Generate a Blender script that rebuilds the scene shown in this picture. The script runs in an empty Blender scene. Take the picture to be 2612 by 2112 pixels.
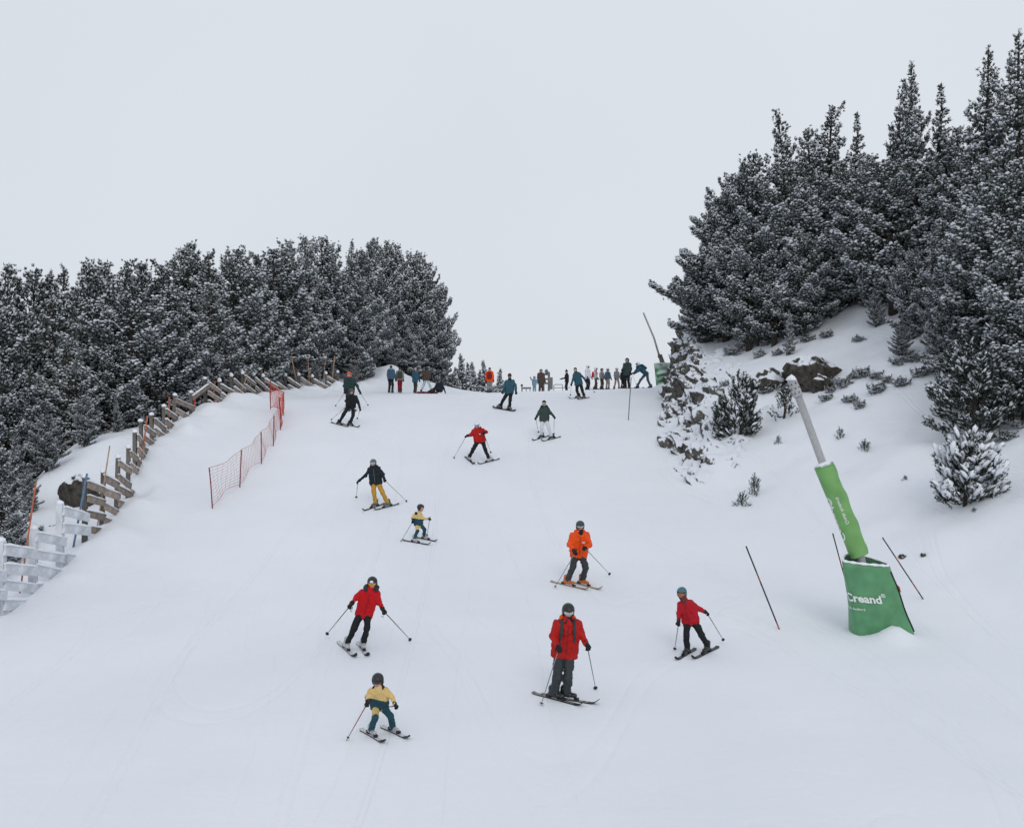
import bpy, math, random
import numpy as np
from mathutils import Vector, Matrix

# ------------------------------------------------------------------ camera, sky, sun, exposure
scene = bpy.context.scene
COL = scene.collection
FPX, CX, CY = 2600.0, 1306.0, 1056.0          # focal length and centre of the photograph, in its pixels

cam = bpy.data.cameras.new("camera")
cam.sensor_fit = 'HORIZONTAL'
cam.sensor_width = 36.0
cam.lens = 36.0 * FPX / 2612.0
cam.clip_start = 0.1
cam.clip_end = 3000.0
cam_o = bpy.data.objects.new("camera", cam)
cam_o.location = (0, 0, 0)
cam_o.rotation_euler = (math.radians(90), 0, 0)
COL.objects.link(cam_o)
scene.camera = cam_o

SUN_EL, SUN_AZ = math.radians(34), math.radians(168)      # azimuth measured from +Y towards +X
world = bpy.data.worlds.new("World")
scene.world = world
world.use_nodes = True
wn, wl = world.node_tree.nodes, world.node_tree.links
wn.clear()
w_out = wn.new("ShaderNodeOutputWorld")
w_bg = wn.new("ShaderNodeBackground")
w_sky = wn.new("ShaderNodeTexSky")
w_sky.sky_type = 'NISHITA'
w_sky.sun_disc = False
w_sky.sun_elevation = SUN_EL
w_sky.sun_rotation = SUN_AZ
w_sky.air_density = 1.0
w_sky.dust_density = 6.0
w_cloud = wn.new("ShaderNodeMix")              # an even overcast layer over the clear sky
w_cloud.data_type = 'RGBA'
w_cloud.inputs[0].default_value = 0.93
w_tc = wn.new("ShaderNodeTexCoord")
w_no = wn.new("ShaderNodeTexNoise")
w_no.inputs["Scale"].default_value = 1.3
w_no.inputs["Detail"].default_value = 3.0
w_rp = wn.new("ShaderNodeValToRGB")
w_rp.color_ramp.elements[0].position = 0.25
w_rp.color_ramp.elements[0].color = (0.690, 0.733, 0.797, 1)
w_rp.color_ramp.elements[1].position = 0.75
w_rp.color_ramp.elements[1].color = (0.768, 0.808, 0.866, 1)
w_sc = wn.new("ShaderNodeVectorMath")
w_sc.operation = 'SCALE'
w_sc.inputs["Scale"].default_value = 10.0
wl.new(w_tc.outputs["Generated"], w_no.inputs["Vector"])
wl.new(w_no.outputs["Fac"], w_rp.inputs["Fac"])
wl.new(w_rp.outputs["Color"], w_sc.inputs[0])
wl.new(w_sky.outputs["Color"], w_cloud.inputs[6])
wl.new(w_sc.outputs[0], w_cloud.inputs[7])
wl.new(w_cloud.outputs[2], w_bg.inputs["Color"])
w_bg.inputs["Strength"].default_value = 0.10
wl.new(w_bg.outputs["Background"], w_out.inputs["Surface"])

sun = bpy.data.lights.new("sun", 'SUN')
sun.energy = 0.5
sun.angle = math.radians(25)
sun.color = (1.0, 0.97, 0.93)
sun_o = bpy.data.objects.new("sun", sun)
sd = Vector((math.sin(SUN_AZ) * math.cos(SUN_EL), math.cos(SUN_AZ) * math.cos(SUN_EL), math.sin(SUN_EL)))
sun_o.rotation_euler = sd.to_track_quat('Z', 'Y').to_euler()
sun_o.location = (0, 0, 40)
COL.objects.link(sun_o)

vs = scene.view_settings
vs.view_transform = 'Standard'
vs.look = 'None'
vs.exposure = 0.0
vs.gamma = 1.0
vs.use_curve_mapping = False
scene.cycles.use_denoising = True
scene.cycles.max_bounces = 5
scene.cycles.diffuse_bounces = 3
scene.cycles.use_adaptive_sampling = True
scene.cycles.adaptive_threshold = 0.03

# ------------------------------------------------------------------ helpers
rng = np.random.default_rng(7)
random.seed(7)


def tag(o, label=None, cat=None, group=None, kind=None):
    if label: o["label"] = label
    if cat: o["category"] = cat
    if group: o["group"] = group
    if kind: o["kind"] = kind
    return o


def empty(name, loc=(0, 0, 0), rz=0.0):
    o = bpy.data.objects.new(name, None)
    o.empty_display_size = 0.2
    o.location = loc
    o.rotation_euler = (0, 0, rz)
    COL.objects.link(o)
    return o


def make_mesh(name, verts, faces, mats, mat_idx=None, smooth=False):
    """faces: list of tuples or an (n,3)/(n,4) int array"""
    me = bpy.data.meshes.new(name)
    verts = np.asarray(verts, dtype=np.float32).reshape(-1, 3)
    if isinstance(faces, np.ndarray):
        k = faces.shape[1]
        n = faces.shape[0]
        me.vertices.add(len(verts))
        me.vertices.foreach_set("co", verts.ravel())
        me.loops.add(n * k)
        me.loops.foreach_set("vertex_index", faces.astype(np.int32).ravel())
        me.polygons.add(n)
        me.polygons.foreach_set("loop_start", np.arange(0, n * k, k, dtype=np.int32))
        me.update(calc_edges=True)
    else:
        me.from_pydata([tuple(map(float, v)) for v in verts], [], faces)
        me.update()
    for m in (mats if isinstance(mats, (list, tuple)) else [mats]):
        me.materials.append(m)
    if mat_idx is not None:
        me.polygons.foreach_set("material_index", np.asarray(mat_idx, dtype=np.int32))
    if smooth:
        me.polygons.foreach_set("use_smooth", np.ones(len(me.polygons), dtype=bool))
    me.validate()
    return me


def add(name, me, parent=None, loc=(0, 0, 0)):
    o = bpy.data.objects.new(name, me)
    o.location = loc
    if parent is not None: o.parent = parent
    COL.objects.link(o)
    return o


def children_map():
    d = {}
    for o in COL.objects:
        if o.parent: d.setdefault(o.parent, []).append(o)
    return d


def copy_tree(root, kids):
    c = root.copy(); COL.objects.link(c)
    for ch in kids.get(root, []):
        d = ch.copy(); d.parent = c; COL.objects.link(d)
        for g in kids.get(ch, []):
            e = g.copy(); e.parent = d; COL.objects.link(e)
    return c


class MB:
    """small mesh collector"""
    def __init__(s):
        s.v = []; s.f = []; s.m = []

    def box(s, c, d, R=None, m=0, taper=1.0):
        n = len(s.v)
        c = np.array(c, float)
        R = np.eye(3) if R is None else np.array(R)
        for z in (-1, 1):
            for x, y in ((-1, -1), (1, -1), (1, 1), (-1, 1)):
                t = taper if z > 0 else 1.0
                s.v.append(c + R @ (np.array([x * d[0] * t, y * d[1] * t, z * d[2]]) / 2))
        for q in ((0, 3, 2, 1), (4, 5, 6, 7), (0, 1, 5, 4), (1, 2, 6, 5), (2, 3, 7, 6), (3, 0, 4, 7)):
            s.f.append(tuple(n + i for i in q)); s.m.append(m)

    def tube(s, pts, rad, seg=8, m=0, cap=True):
        pts = [np.array(p, float) for p in pts]
        if np.isscalar(rad): rad = [rad] * len(pts)
        n0 = len(s.v)
        up = np.array([0.13, 0.31, 1.0])
        for i, p in enumerate(pts):
            a = pts[max(i - 1, 0)]; b = pts[min(i + 1, len(pts) - 1)]
            t = b - a; t /= (np.linalg.norm(t) + 1e-9)
            u = np.cross(t, up if abs(t @ up) < 1.02 * np.linalg.norm(up) * 0.95 else np.array([1.0, 0, 0]))
            u /= (np.linalg.norm(u) + 1e-9)
            w = np.cross(t, u)
            for k in range(seg):
                an = 2 * math.pi * k / seg
                s.v.append(p + rad[i] * (math.cos(an) * u + math.sin(an) * w))
        for i in range(len(pts) - 1):
            for k in range(seg):
                a = n0 + i * seg + k; b = n0 + i * seg + (k + 1) % seg
                s.f.append((a, b, b + seg, a + seg)); s.m.append(m)
        if cap:
            s.f.append(tuple(n0 + k for k in reversed(range(seg)))); s.m.append(m)
            e = n0 + (len(pts) - 1) * seg
            s.f.append(tuple(e + k for k in range(seg))); s.m.append(m)

    def mesh(s, name, mats, smooth=False):
        return make_mesh(name, s.v, s.f, mats, s.m, smooth)


# ------------------------------------------------------------------ materials
def nodes_of(name):
    m = bpy.data.materials.new(name)
    m.use_nodes = True
    nt = m.node_tree
    return m, nt, nt.nodes["Principled BSDF"]


_mats = {}


def plain(name, col, rough=0.6, var=0.12, scale=8.0, bump=0.0, bscale=60.0, metal=0.0, spec=0.4, rand=0.0):
    """procedural paint/cloth/wood: noise varies the value, a second noise gives fine relief"""
    if name in _mats: return _mats[name]
    m, nt, b = nodes_of(name)
    N, L = nt.nodes, nt.links
    tc = N.new("ShaderNodeTexCoord")
    no = N.new("ShaderNodeTexNoise")
    no.inputs["Scale"].default_value = scale
    no.inputs["Detail"].default_value = 4
    L.new(tc.outputs["Object"], no.inputs["Vector"])
    rp = N.new("ShaderNodeValToRGB")
    c = np.array(col[:3])
    rp.color_ramp.elements[0].position = 0.3
    rp.color_ramp.elements[0].color = (*np.clip(c * (1 - var), 0, 1), 1)
    rp.color_ramp.elements[1].position = 0.7
    rp.color_ramp.elements[1].color = (*np.clip(c * (1 + var), 0, 1), 1)
    L.new(no.outputs["Fac"], rp.inputs["Fac"])
    last = rp.outputs["Color"]
    if rand > 0:
        oi = N.new("ShaderNodeObjectInfo")
        hs = N.new("ShaderNodeHueSaturation")
        mr = N.new("ShaderNodeMapRange")
        mr.inputs["To Min"].default_value = 1 - rand
        mr.inputs["To Max"].default_value = 1 + rand
        L.new(oi.outputs["Random"], mr.inputs["Value"])
        L.new(mr.outputs["Result"], hs.inputs["Value"])
        L.new(last, hs.inputs["Color"])
        last = hs.outputs["Color"]
    L.new(last, b.inputs["Base Color"])
    b.inputs["Roughness"].default_value = rough
    b.inputs["Metallic"].default_value = metal
    b.inputs["Specular IOR Level"].default_value = spec
    if bump > 0:
        n2 = N.new("ShaderNodeTexNoise")
        n2.inputs["Scale"].default_value = bscale
        n2.inputs["Detail"].default_value = 5
        L.new(tc.outputs["Object"], n2.inputs["Vector"])
        bp = N.new("ShaderNodeBump")
        bp.inputs["Strength"].default_value = bump
        bp.inputs["Distance"].default_value = 0.01
        L.new(n2.outputs["Fac"], bp.inputs["Height"])
        L.new(bp.outputs["Normal"], b.inputs["Normal"])
    _mats[name] = m
    return m


SNOW = (0.80, 0.83, 0.88)


def snow_ground():
    m, nt, b = nodes_of("piste_snow")
    N, L = nt.nodes, nt.links
    tc = N.new("ShaderNodeTexCoord")
    big = N.new("ShaderNodeTexNoise"); big.inputs["Scale"].default_value = 0.22; big.inputs["Detail"].default_value = 5
    rp = N.new("ShaderNodeValToRGB")
    rp.color_ramp.elements[0].position = 0.3; rp.color_ramp.elements[0].color = (0.765, 0.797, 0.85, 1)
    rp.color_ramp.elements[1].position = 0.7; rp.color_ramp.elements[1].color = (0.815, 0.842, 0.888, 1)
    L.new(tc.outputs["Object"], big.inputs["Vector"]); L.new(big.outputs["Fac"], rp.inputs["Fac"])
    L.new(rp.outputs["Color"], b.inputs["Base Color"])
    b.inputs["Roughness"].default_value = 0.75
    b.inputs["Specular IOR Level"].default_value = 0.15
    # relief: trampled grain, and long shallow ski scrapes running across the fall line
    mp = N.new("ShaderNodeMapping"); mp.inputs["Scale"].default_value = (0.7, 1.3, 1.0)
    mp.inputs["Rotation"].default_value = (0, 0, 0.3)
    t1 = N.new("ShaderNodeTexNoise"); t1.inputs["Scale"].default_value = 1.0; t1.inputs["Detail"].default_value = 6
    t1.inputs["Distortion"].default_value = 0.6
    L.new(tc.outputs["Object"], mp.inputs["Vector"]); L.new(mp.outputs["Vector"], t1.inputs["Vector"])
    t2 = N.new("ShaderNodeTexNoise"); t2.inputs["Scale"].default_value = 9.0; t2.inputs["Detail"].default_value = 6
    L.new(tc.outputs["Object"], t2.inputs["Vector"])
    t3 = N.new("ShaderNodeTexNoise"); t3.inputs["Scale"].default_value = 55.0; t3.inputs["Detail"].default_value = 3
    L.new(tc.outputs["Object"], t3.inputs["Vector"])
    b1 = N.new("ShaderNodeBump"); b1.inputs["Strength"].default_value = 0.14; b1.inputs["Distance"].default_value = 0.16
    b2 = N.new("ShaderNodeBump"); b2.inputs["Strength"].default_value = 0.3; b2.inputs["Distance"].default_value = 0.03
    b3 = N.new("ShaderNodeBump"); b3.inputs["Strength"].default_value = 0.3; b3.inputs["Distance"].default_value = 0.008
    L.new(t1.outputs["Fac"], b1.inputs["Height"])
    L.new(t2.outputs["Fac"], b2.inputs["Height"]); L.new(b1.outputs["Normal"], b2.inputs["Normal"])
    L.new(t3.outputs["Fac"], b3.inputs["Height"]); L.new(b2.outputs["Normal"], b3.inputs["Normal"])
    last = b3
    # ski tracks: thin meandering grooves following the contours of a slow, stretched noise
    for rot, sx_, sy_, k_, st in ((0.16, 0.15, 0.022, 7.0, 0.28), (-0.26, 0.12, 0.026, 6.0, 0.24)):
        m2 = N.new("ShaderNodeMapping"); m2.inputs["Rotation"].default_value = (0, 0, rot); m2.inputs["Scale"].default_value = (sx_, sy_, 0.0)
        L.new(tc.outputs["Object"], m2.inputs["Vector"])
        n1 = N.new("ShaderNodeTexNoise"); n1.inputs["Scale"].default_value = 1.0; n1.inputs["Detail"].default_value = 0.6
        L.new(m2.outputs["Vector"], n1.inputs["Vector"])
        mu = N.new("ShaderNodeMath"); mu.operation = 'MULTIPLY'; mu.inputs[1].default_value = k_
        L.new(n1.outputs["Fac"], mu.inputs[0])
        fr = N.new("ShaderNodeMath"); fr.operation = 'FRACT'; L.new(mu.outputs[0], fr.inputs[0])
        cr = N.new("ShaderNodeValToRGB")
        el = cr.color_ramp.elements
        el[0].position = 0.0; el[0].color = (0, 0, 0, 1); el[1].position = 1.0; el[1].color = (0, 0, 0, 1)
        for p_, v_ in ((0.475, 0), (0.488, 1), (0.501, 0), (0.535, 0), (0.548, 1), (0.561, 0), (0.80, 0), (0.81, .7), (0.82, 0)):
            e_ = el.new(p_); e_.color = (v_, v_, v_, 1)
        L.new(fr.outputs[0], cr.inputs["Fac"])
        bb = N.new("ShaderNodeBump"); bb.invert = True; bb.inputs["Strength"].default_value = st; bb.inputs["Distance"].default_value = 0.035
        L.new(cr.outputs["Color"], bb.inputs["Height"]); L.new(last.outputs["Normal"], bb.inputs["Normal"])
        last = bb
    L.new(last.outputs["Normal"], b.inputs["Normal"])
    return m


def snowy_rock(name, dark, light, lo=0.45, hi=0.62, nscale=3.0, namp=0.55):
    """bare rock where the face is steep, lying snow where it is flat enough to hold it"""
    m, nt, b = nodes_of(name)
    N, L = nt.nodes, nt.links
    tc = N.new("ShaderNodeTexCoord")
    rn = N.new("ShaderNodeTexNoise"); rn.inputs["Scale"].default_value = 5.0; rn.inputs["Detail"].default_value = 8
    L.new(tc.outputs["Object"], rn.inputs["Vector"])
    rr = N.new("ShaderNodeValToRGB")
    rr.color_ramp.elements[0].position = 0.3; rr.color_ramp.elements[0].color = (*dark, 1)
    rr.color_ramp.elements[1].position = 0.72; rr.color_ramp.elements[1].color = (*light, 1)
    L.new(rn.outputs["Fac"], rr.inputs["Fac"])
    ge = N.new("ShaderNodeNewGeometry")
    sx = N.new("ShaderNodeSeparateXYZ"); L.new(ge.outputs["Normal"], sx.inputs[0])
    sn = N.new("ShaderNodeTexNoise"); sn.inputs["Scale"].default_value = nscale; sn.inputs["Detail"].default_value = 6
    L.new(tc.outputs["Object"], sn.inputs["Vector"])
    ma = N.new("ShaderNodeMath"); ma.operation = 'MULTIPLY_ADD'
    ma.inputs[1].default_value = namp * 2; ma.inputs[2].default_value = -namp
    L.new(sn.outputs["Fac"], ma.inputs[0])
    ad = N.new("ShaderNodeMath"); ad.operation = 'ADD'
    L.new(sx.outputs["Z"], ad.inputs[0]); L.new(ma.outputs[0], ad.inputs[1])
    mr = N.new("ShaderNodeMapRange"); mr.inputs["From Min"].default_value = lo; mr.inputs["From Max"].default_value = hi
    L.new(ad.outputs[0], mr.inputs["Value"])
    mx = N.new("ShaderNodeMix"); mx.data_type = 'RGBA'
    L.new(mr.outputs["Result"], mx.inputs[0]); L.new(rr.outputs["Color"], mx.inputs[6])
    mx.inputs[7].default_value = (0.735, 0.765, 0.82, 1)
    L.new(mx.outputs[2], b.inputs["Base Color"])
    b.inputs["Roughness"].default_value = 0.85
    b.inputs["Specular IOR Level"].default_value = 0.15
    bp = N.new("ShaderNodeBump"); bp.inputs["Strength"].default_value = 0.5; bp.inputs["Distance"].default_value = 0.05
    L.new(rn.outputs["Fac"], bp.inputs["Height"]); L.new(bp.outputs["Normal"], b.inputs["Normal"])
    return m


M_PISTE = snow_ground()
M_SNOW = plain("loose_snow", SNOW, 0.8, 0.03, 6, 0.25, 40, spec=0.12)
M_FROST = plain("frosted_board", (0.58, 0.605, 0.645), 0.85, 0.28, 3.5, 0.3, 60, spec=0.1)
M_NEEDLE = plain("pine_needles", (0.033, 0.047, 0.037), 0.7, 0.35, 1.2, rand=0.3, spec=0.25)
M_NEEDLE2 = plain("pine_needles_olive", (0.041, 0.052, 0.035), 0.7, 0.35, 1.2, rand=0.3, spec=0.25)
M_RIME = plain("rimed_needles", (0.27, 0.29, 0.305), 0.8, 0.3, 1.2, rand=0.15, spec=0.15)
M_BARK = plain("pine_bark", (0.055, 0.045, 0.038), 0.9, 0.35, 12, 0.6, 40, spec=0.15)
M_ROCK = snowy_rock("snowy_rock", (0.020, 0.019, 0.017), (0.105, 0.095, 0.082), 0.58, 0.72)
M_CLIFF = snowy_rock("snowy_cliff_rock", (0.026, 0.025, 0.023), (0.17, 0.16, 0.145), 0.24, 0.46, 7.0, 0.95)
M_WOOD = plain("weathered_wood", (0.27, 0.225, 0.19), 0.85, 0.35, 5, 0.5, 30, spec=0.15, rand=0.28)
M_POST = plain("grey_post_wood", (0.13, 0.12, 0.11), 0.9, 0.3, 7, 0.5, 30, spec=0.15, rand=0.2)
M_BLACK = plain("black_plastic", (0.012, 0.013, 0.015), 0.45, 0.2, 20)
M_ALU = plain("grey_pole_metal", (0.20, 0.21, 0.23), 0.45, 0.1, 20, metal=0.4)

# ------------------------------------------------------------------ terrain
_yk = [-60, -30, 0, 8, 13, 18.5, 22.6, 26.5, 31, 35, 38, 41, 44, 46, 49, 52, 57, 62, 66, 70, 80, 100, 140, 400, 700]
_zk = [-9.5, -7.8, -6.4, -5.9, -5.58, -5.2, -4.93, -4.42, -3.6, -2.75, -2.0, -1.2, -.45, -.02, .45, .76, 1.08, 1.28, 1.37, 1.38, 1.2, .4, -3, -45, -110]
_yt = np.arange(-60, 700.01, 0.25)
_zt = np.interp(_yt, _yk, _zk)
_kr = np.exp(-0.5 * (np.arange(-16, 17) * 0.25 / 1.3) ** 2); _kr /= _kr.sum()
_zt = np.convolve(np.pad(_zt, 16, mode='edge'), _kr, 'valid')


def sstep(a, b, x):
    t = np.clip((x - a) / (b - a), 0, 1)
    return t * t * (3 - 2 * t)


_fy = [-60, 10, 20, 24, 29.5, 34, 38.5, 43, 46, 50, 56, 60, 64, 68, 74, 400]
_fx = [-11, -11.4, -11.8, -12.0, -12.2, -12.8, -13.8, -14.2, -13.9, -13.7, -13.6, -13.2, -12.4, -11.4, -10.2, -10]


def fence_x(y): return np.interp(y, _fy, _fx)


# foot and top of the right-hand bank / rock face, along y
_by = [-60, 12, 18, 23, 27, 32, 35, 37, 40, 44, 49, 54, 60, 66, 75, 400]
_bx0 = [16, 13.0, 11.0, 9.0, 7.9, 7.0, 6.6, 6.3, 6.0, 6.6, 7.5, 8.5, 9.7, 11.2, 14, 20]
_bx1 = [17, 14.0, 12.0, 9.6, 8.3, 7.4, 7.3, 7.7, 8.3, 8.9, 9.40, 9.6, 10.3, 11.9, 16, 24]
_bh = [0, 0, 0.02, 0.05, 0.05, 0.08, 0.20, 0.75, 1.3, 1.75, 2.40, 3.5, 3.8, 3.4, 1.5, 0]


def vnoise(x, y, s, seed):
    """smooth value noise on a hashed lattice"""
    x = x / s + seed * 17.13; y = y / s - seed * 9.71
    xi = np.floor(x); yi = np.floor(y); fx = x - xi; fy = y - yi
    fx = fx * fx * (3 - 2 * fx); fy = fy * fy * (3 - 2 * fy)

    def h(a, b):
        v = np.sin(a * 127.1 + b * 311.7 + seed * 74.7) * 43758.5453
        return v - np.floor(v)
    return ((h(xi, yi) * (1 - fx) + h(xi + 1, yi) * fx) * (1 - fy) + (h(xi, yi + 1) * (1 - fx) + h(xi + 1, yi + 1) * fx) * fy) * 2 - 1


LANCE_Y = 22.7
LANCE_X = (2262 - CX) * LANCE_Y / FPX


def ground(x, y):
    x = np.asarray(x, float); y = np.asarray(y, float)
    z = np.interp(y, _yt, _zt)
    xf = fence_x(y)
    xc = np.clip(x, -16, 16)
    z = z + xc * np.where(xc > 0, 0.036, 0.033) * sstep(48, 62, y)
    # bank and rock face on the right
    x0 = np.interp(y, _by, _bx0); x1 = np.interp(y, _by, _bx1); h = np.interp(y, _by, _bh)
    far = 1 - sstep(62, 80, y)
    z = z + h * sstep(0, 1, (x - x0) / (x1 - x0)) * far
    d = np.maximum(x - x1, 0)
    bank = 0.47 * (np.sqrt(d * d + 1.2) - 1.095) + 0.012 * np.clip(d - 4, 0, 14) ** 2 * 0.6
    near = sstep(8, 22, y)
    z = z + np.minimum(bank, 12) * far * near
    on_bank = sstep(0.3, 3, d) * far * near
    z = z + on_bank * (0.30 * vnoise(x, y, 4.2, 3) + 0.14 * vnoise(x, y, 1.7, 4) + 0.05 * vnoise(x, y, 0.7, 5))
    # drop into the wood on the left
    e = np.maximum(xf - 0.9 - 2.6 * sstep(29, 34, y) * sstep(45, 41, y) - x, 0)
    drop = np.minimum(0.62 * e + 0.5 * sstep(0, 1.5, e), 9.0) * (1 - sstep(56, 68, y))
    z = z - drop
    z = z + sstep(0.5, 3, e) * (0.5 * vnoise(x, y, 3.0, 6) + 0.15 * vnoise(x, y, 1.1, 7)) * (1 - sstep(56, 68, y))
    z = z + 0.75 * np.exp(-((x + 15.3) / 1.4) ** 2 - ((y - 38.5) / 3.2) ** 2)
    # berm of pushed snow against the fence
    k = (x - xf - 0.35)
    z = z + (0.26 + 0.14 * sstep(36, 40, y) + 0.25 * vnoise(x, y, 1.6, 8) + 0.14 * vnoise(x, y, 0.6, 9)) * np.exp(-(k / 0.85) ** 2) * sstep(24, 30, y)
    z = z + 0.30 * np.exp(-((x + 13.0) / 0.9) ** 2 - ((y - 45.5) / 1.2) ** 2)
    # wooded mound beyond the crest on the left
    z = z + 3.5 * np.exp(-((x + 15) / 7.2) ** 2 / 2 - ((y - 86) / 8.0) ** 2 / 2)
    z = z + 2.2 * np.exp(-((x + 24) / 7.0) ** 2 / 2 - ((y - 72) / 9.0) ** 2 / 2)
    # small heaps: in front of the near snow lance, a drifted lip on the bank, at the far lance
    z = z + 0.30 * np.exp(-((x - LANCE_X + 0.02) / 0.36) ** 2 - ((y - LANCE_Y + 0.55) / 0.35) ** 2)
    z = z + 0.04 * np.exp(-((x - LANCE_X) / 1.6) ** 2 - ((y - LANCE_Y + 0.9) / 0.9) ** 2)
    z = z + 0.45 * np.exp(-((x - 8.9) / 0.9) ** 2 - ((y - 58.2) / 0.9) ** 2)
    # gentle piste relief
    z = z + 0.035 * vnoise(x, y, 3.1, 1) + 0.015 * vnoise(x, y, 1.1, 2)
    return z


def gz(x, y): return float(ground(x, y))


def hit(px, py, ymin=10.0, ymax=95.0):
    """where the sight line through a photo pixel meets the ground"""
    sx = (px - CX) / FPX; sz = -(py - CY) / FPX
    ys = np.arange(ymin, ymax, 0.05)
    dlt = ground(sx * ys, ys) - sz * ys
    k = np.nonzero(dlt > 0)[0]
    i = k[0] if len(k) else int(np.argmax(dlt))
    y = ys[i]
    return np.array([sx * y, y, gz(sx * y, y)])


def at(px, py, Y): return np.array([(px - CX) * Y / FPX, Y, -(py - CY) * Y / FPX])


xs = np.concatenate([np.arange(-160, -40, 6.0), np.arange(-40, -18, 0.8), np.arange(-18, 18, 0.18), np.arange(18, 42, 0.7), np.arange(42, 166, 6.0)])
ys = np.concatenate([np.arange(-40, 10, 2.0), np.arange(10, 70, 0.18), np.arange(70, 112, 0.7), np.arange(112, 420, 8.0)])
GX, GY = np.meshgrid(xs, ys)
GZ = ground(GX, GY)
nx_, ny_ = len(xs), len(ys)
ii = np.arange(nx_ * ny_).reshape(ny_, nx_)
gf = np.stack([ii[:-1, :-1].ravel(), ii[:-1, 1:].ravel(), ii[1:, 1:].ravel(), ii[1:, :-1].ravel()], 1)
o = add("snow_slope", make_mesh("snow_slope", np.stack([GX.ravel(), GY.ravel(), GZ.ravel()], 1), gf, M_PISTE, smooth=True))
tag(o, kind="structure")

# ------------------------------------------------------------------ rock face on the right of the piste
def build_cliff():
    yv = np.arange(34.4, 62.0, 0.08)
    nv = 100
    V = np.linspace(-0.12, 2.5, nv)
    Y, Vv = np.meshgrid(yv, V)
    x0 = np.interp(Y, _by, _bx0); x1 = np.interp(Y, _by, _bx1); h = np.interp(Y, _by, _bh) * (1 - sstep(62, 80, Y))
    wid = np.maximum(x1 - x0, 0.7)
    X = x0 + wid * Vv
    Z = ground(X, Y)
    face = sstep(-0.12, 0.08, Vv) * sstep(1.35, 0.85, Vv)           # the steep face itself
    patch = sstep(-0.12, 0.08, Vv) * sstep(2.5, 1.2, Vv)            # loose outcrops on the bank above it
    ends = sstep(34.4, 36.5, Y) * sstep(61.5, 56.5, Y)
    a = (0.30 + np.clip(h / 2.6, 0, 0.75)) * ends
    n = 0.36 * vnoise(Y, Z * 1.9 + X, 1.6, 21) + 0.30 * vnoise(Y + 0.6 * Z, Z * 1.6 - X, 0.75, 22) + 0.24 * vnoise(Y, Z * 1.3 + X, 0.36, 23) + 0.16 * vnoise(Y, Z + X, 0.18, 24)
    ledge = np.abs(((Z * 1.15 + 0.35 * Y + 0.8 * vnoise(Y, Z, 2.0, 25)) % 1.0) - 0.5) * 2
    off = (n + 0.30 * ledge ** 2 - 0.05) * a * face
    lump = 0.55 * vnoise(Y, X, 0.9, 27) + 0.40 * vnoise(Y, X, 0.42, 28) + 0.30 * vnoise(Y, X, 0.2, 29) - 0.20
    X2 = X - 0.14 * face * ends - off * 0.85
    Z2 = Z + 0.30 * a * face * vnoise(Y, Z * 1.7 + X, 0.5, 26) + 0.34 * off + 0.04 * face * ends + 0.50 * lump * (patch - 0.70 * face) * ends - 0.28 * (1 - patch * ends)
    ni, nj = X.shape
    idx = np.arange(ni * nj).reshape(ni, nj)
    f = np.stack([idx[:-1, :-1].ravel(), idx[1:, :-1].ravel(), idx[1:, 1:].ravel(), idx[:-1, 1:].ravel()], 1)
    me = make_mesh("rock_face", np.stack([X2.ravel(), Y.ravel(), Z2.ravel()], 1), f, M_CLIFF, smooth=False)
    o = add("rock_face", me)
    tag(o, "craggy dark rock face patched with snow rising along the right piste edge", "rock face")


build_cliff()


def rock_mesh(seed, sx, sy, sz, n=26, rough=0.28):
    u = np.linspace(0, 2 * np.pi, n * 2, endpoint=False); v = np.linspace(0, np.pi, n)
    U, Vv = np.meshgrid(u, v)
    d = np.stack([np.sin(Vv) * np.cos(U), np.sin(Vv) * np.sin(U), np.cos(Vv)], -1)
    r = np.ones(U.shape)
    rg = np.random.default_rng(seed)
    for k in range(16):                      # planar cuts make broken facets
        nrm = rg.normal(size=3); nrm /= np.linalg.norm(nrm)
        off = rg.uniform(0.6, 0.95)
        c = d @ nrm
        r = np.where(c > 0.05, np.minimum(r, off / np.maximum(c, 0.05)), r)
    r = r + rough * 0.35 * vnoise(d[..., 0] * 3 + d[..., 2] * 2, d[..., 1] * 3 - d[..., 2], 0.8, seed + 3) + rough * 0.15 * vnoise(d[..., 0] * 3, d[..., 1] * 3 + d[..., 2] * 3, 0.25, seed + 4)
    P = d * r[..., None] * np.array([sx, sy, sz])
    m = n * 2
    idx = np.arange(n * m).reshape(n, m)
    f = np.stack([idx[:-1].ravel(), idx[1:].ravel(), np.roll(idx, -1, 1)[1:].ravel(), np.roll(idx, -1, 1)[:-1].ravel()], 1)
    return make_mesh("boulder", P.reshape(-1, 3), f, M_ROCK)


def boulder(px, py, wpx, hpx, seed, label, Y=None, depth=1.0):
    p = hit(px, py) if Y is None else at(px, py, Y)
    k = p[1] / FPX
    w, h = wpx * k / 2, hpx * k / 2
    o = add("boulder", rock_mesh(seed, w * 1.05, max(w * depth, h), h * 1.15), None, (p[0], p[1] + w * 0.5 * depth, p[2] + h * 0.45))
    o.rotation_euler = (0, 0, seed * 0.7)
    o.rotation_euler = (0, 0, 0)
    tag(o, label, "boulder")
    return o


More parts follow.
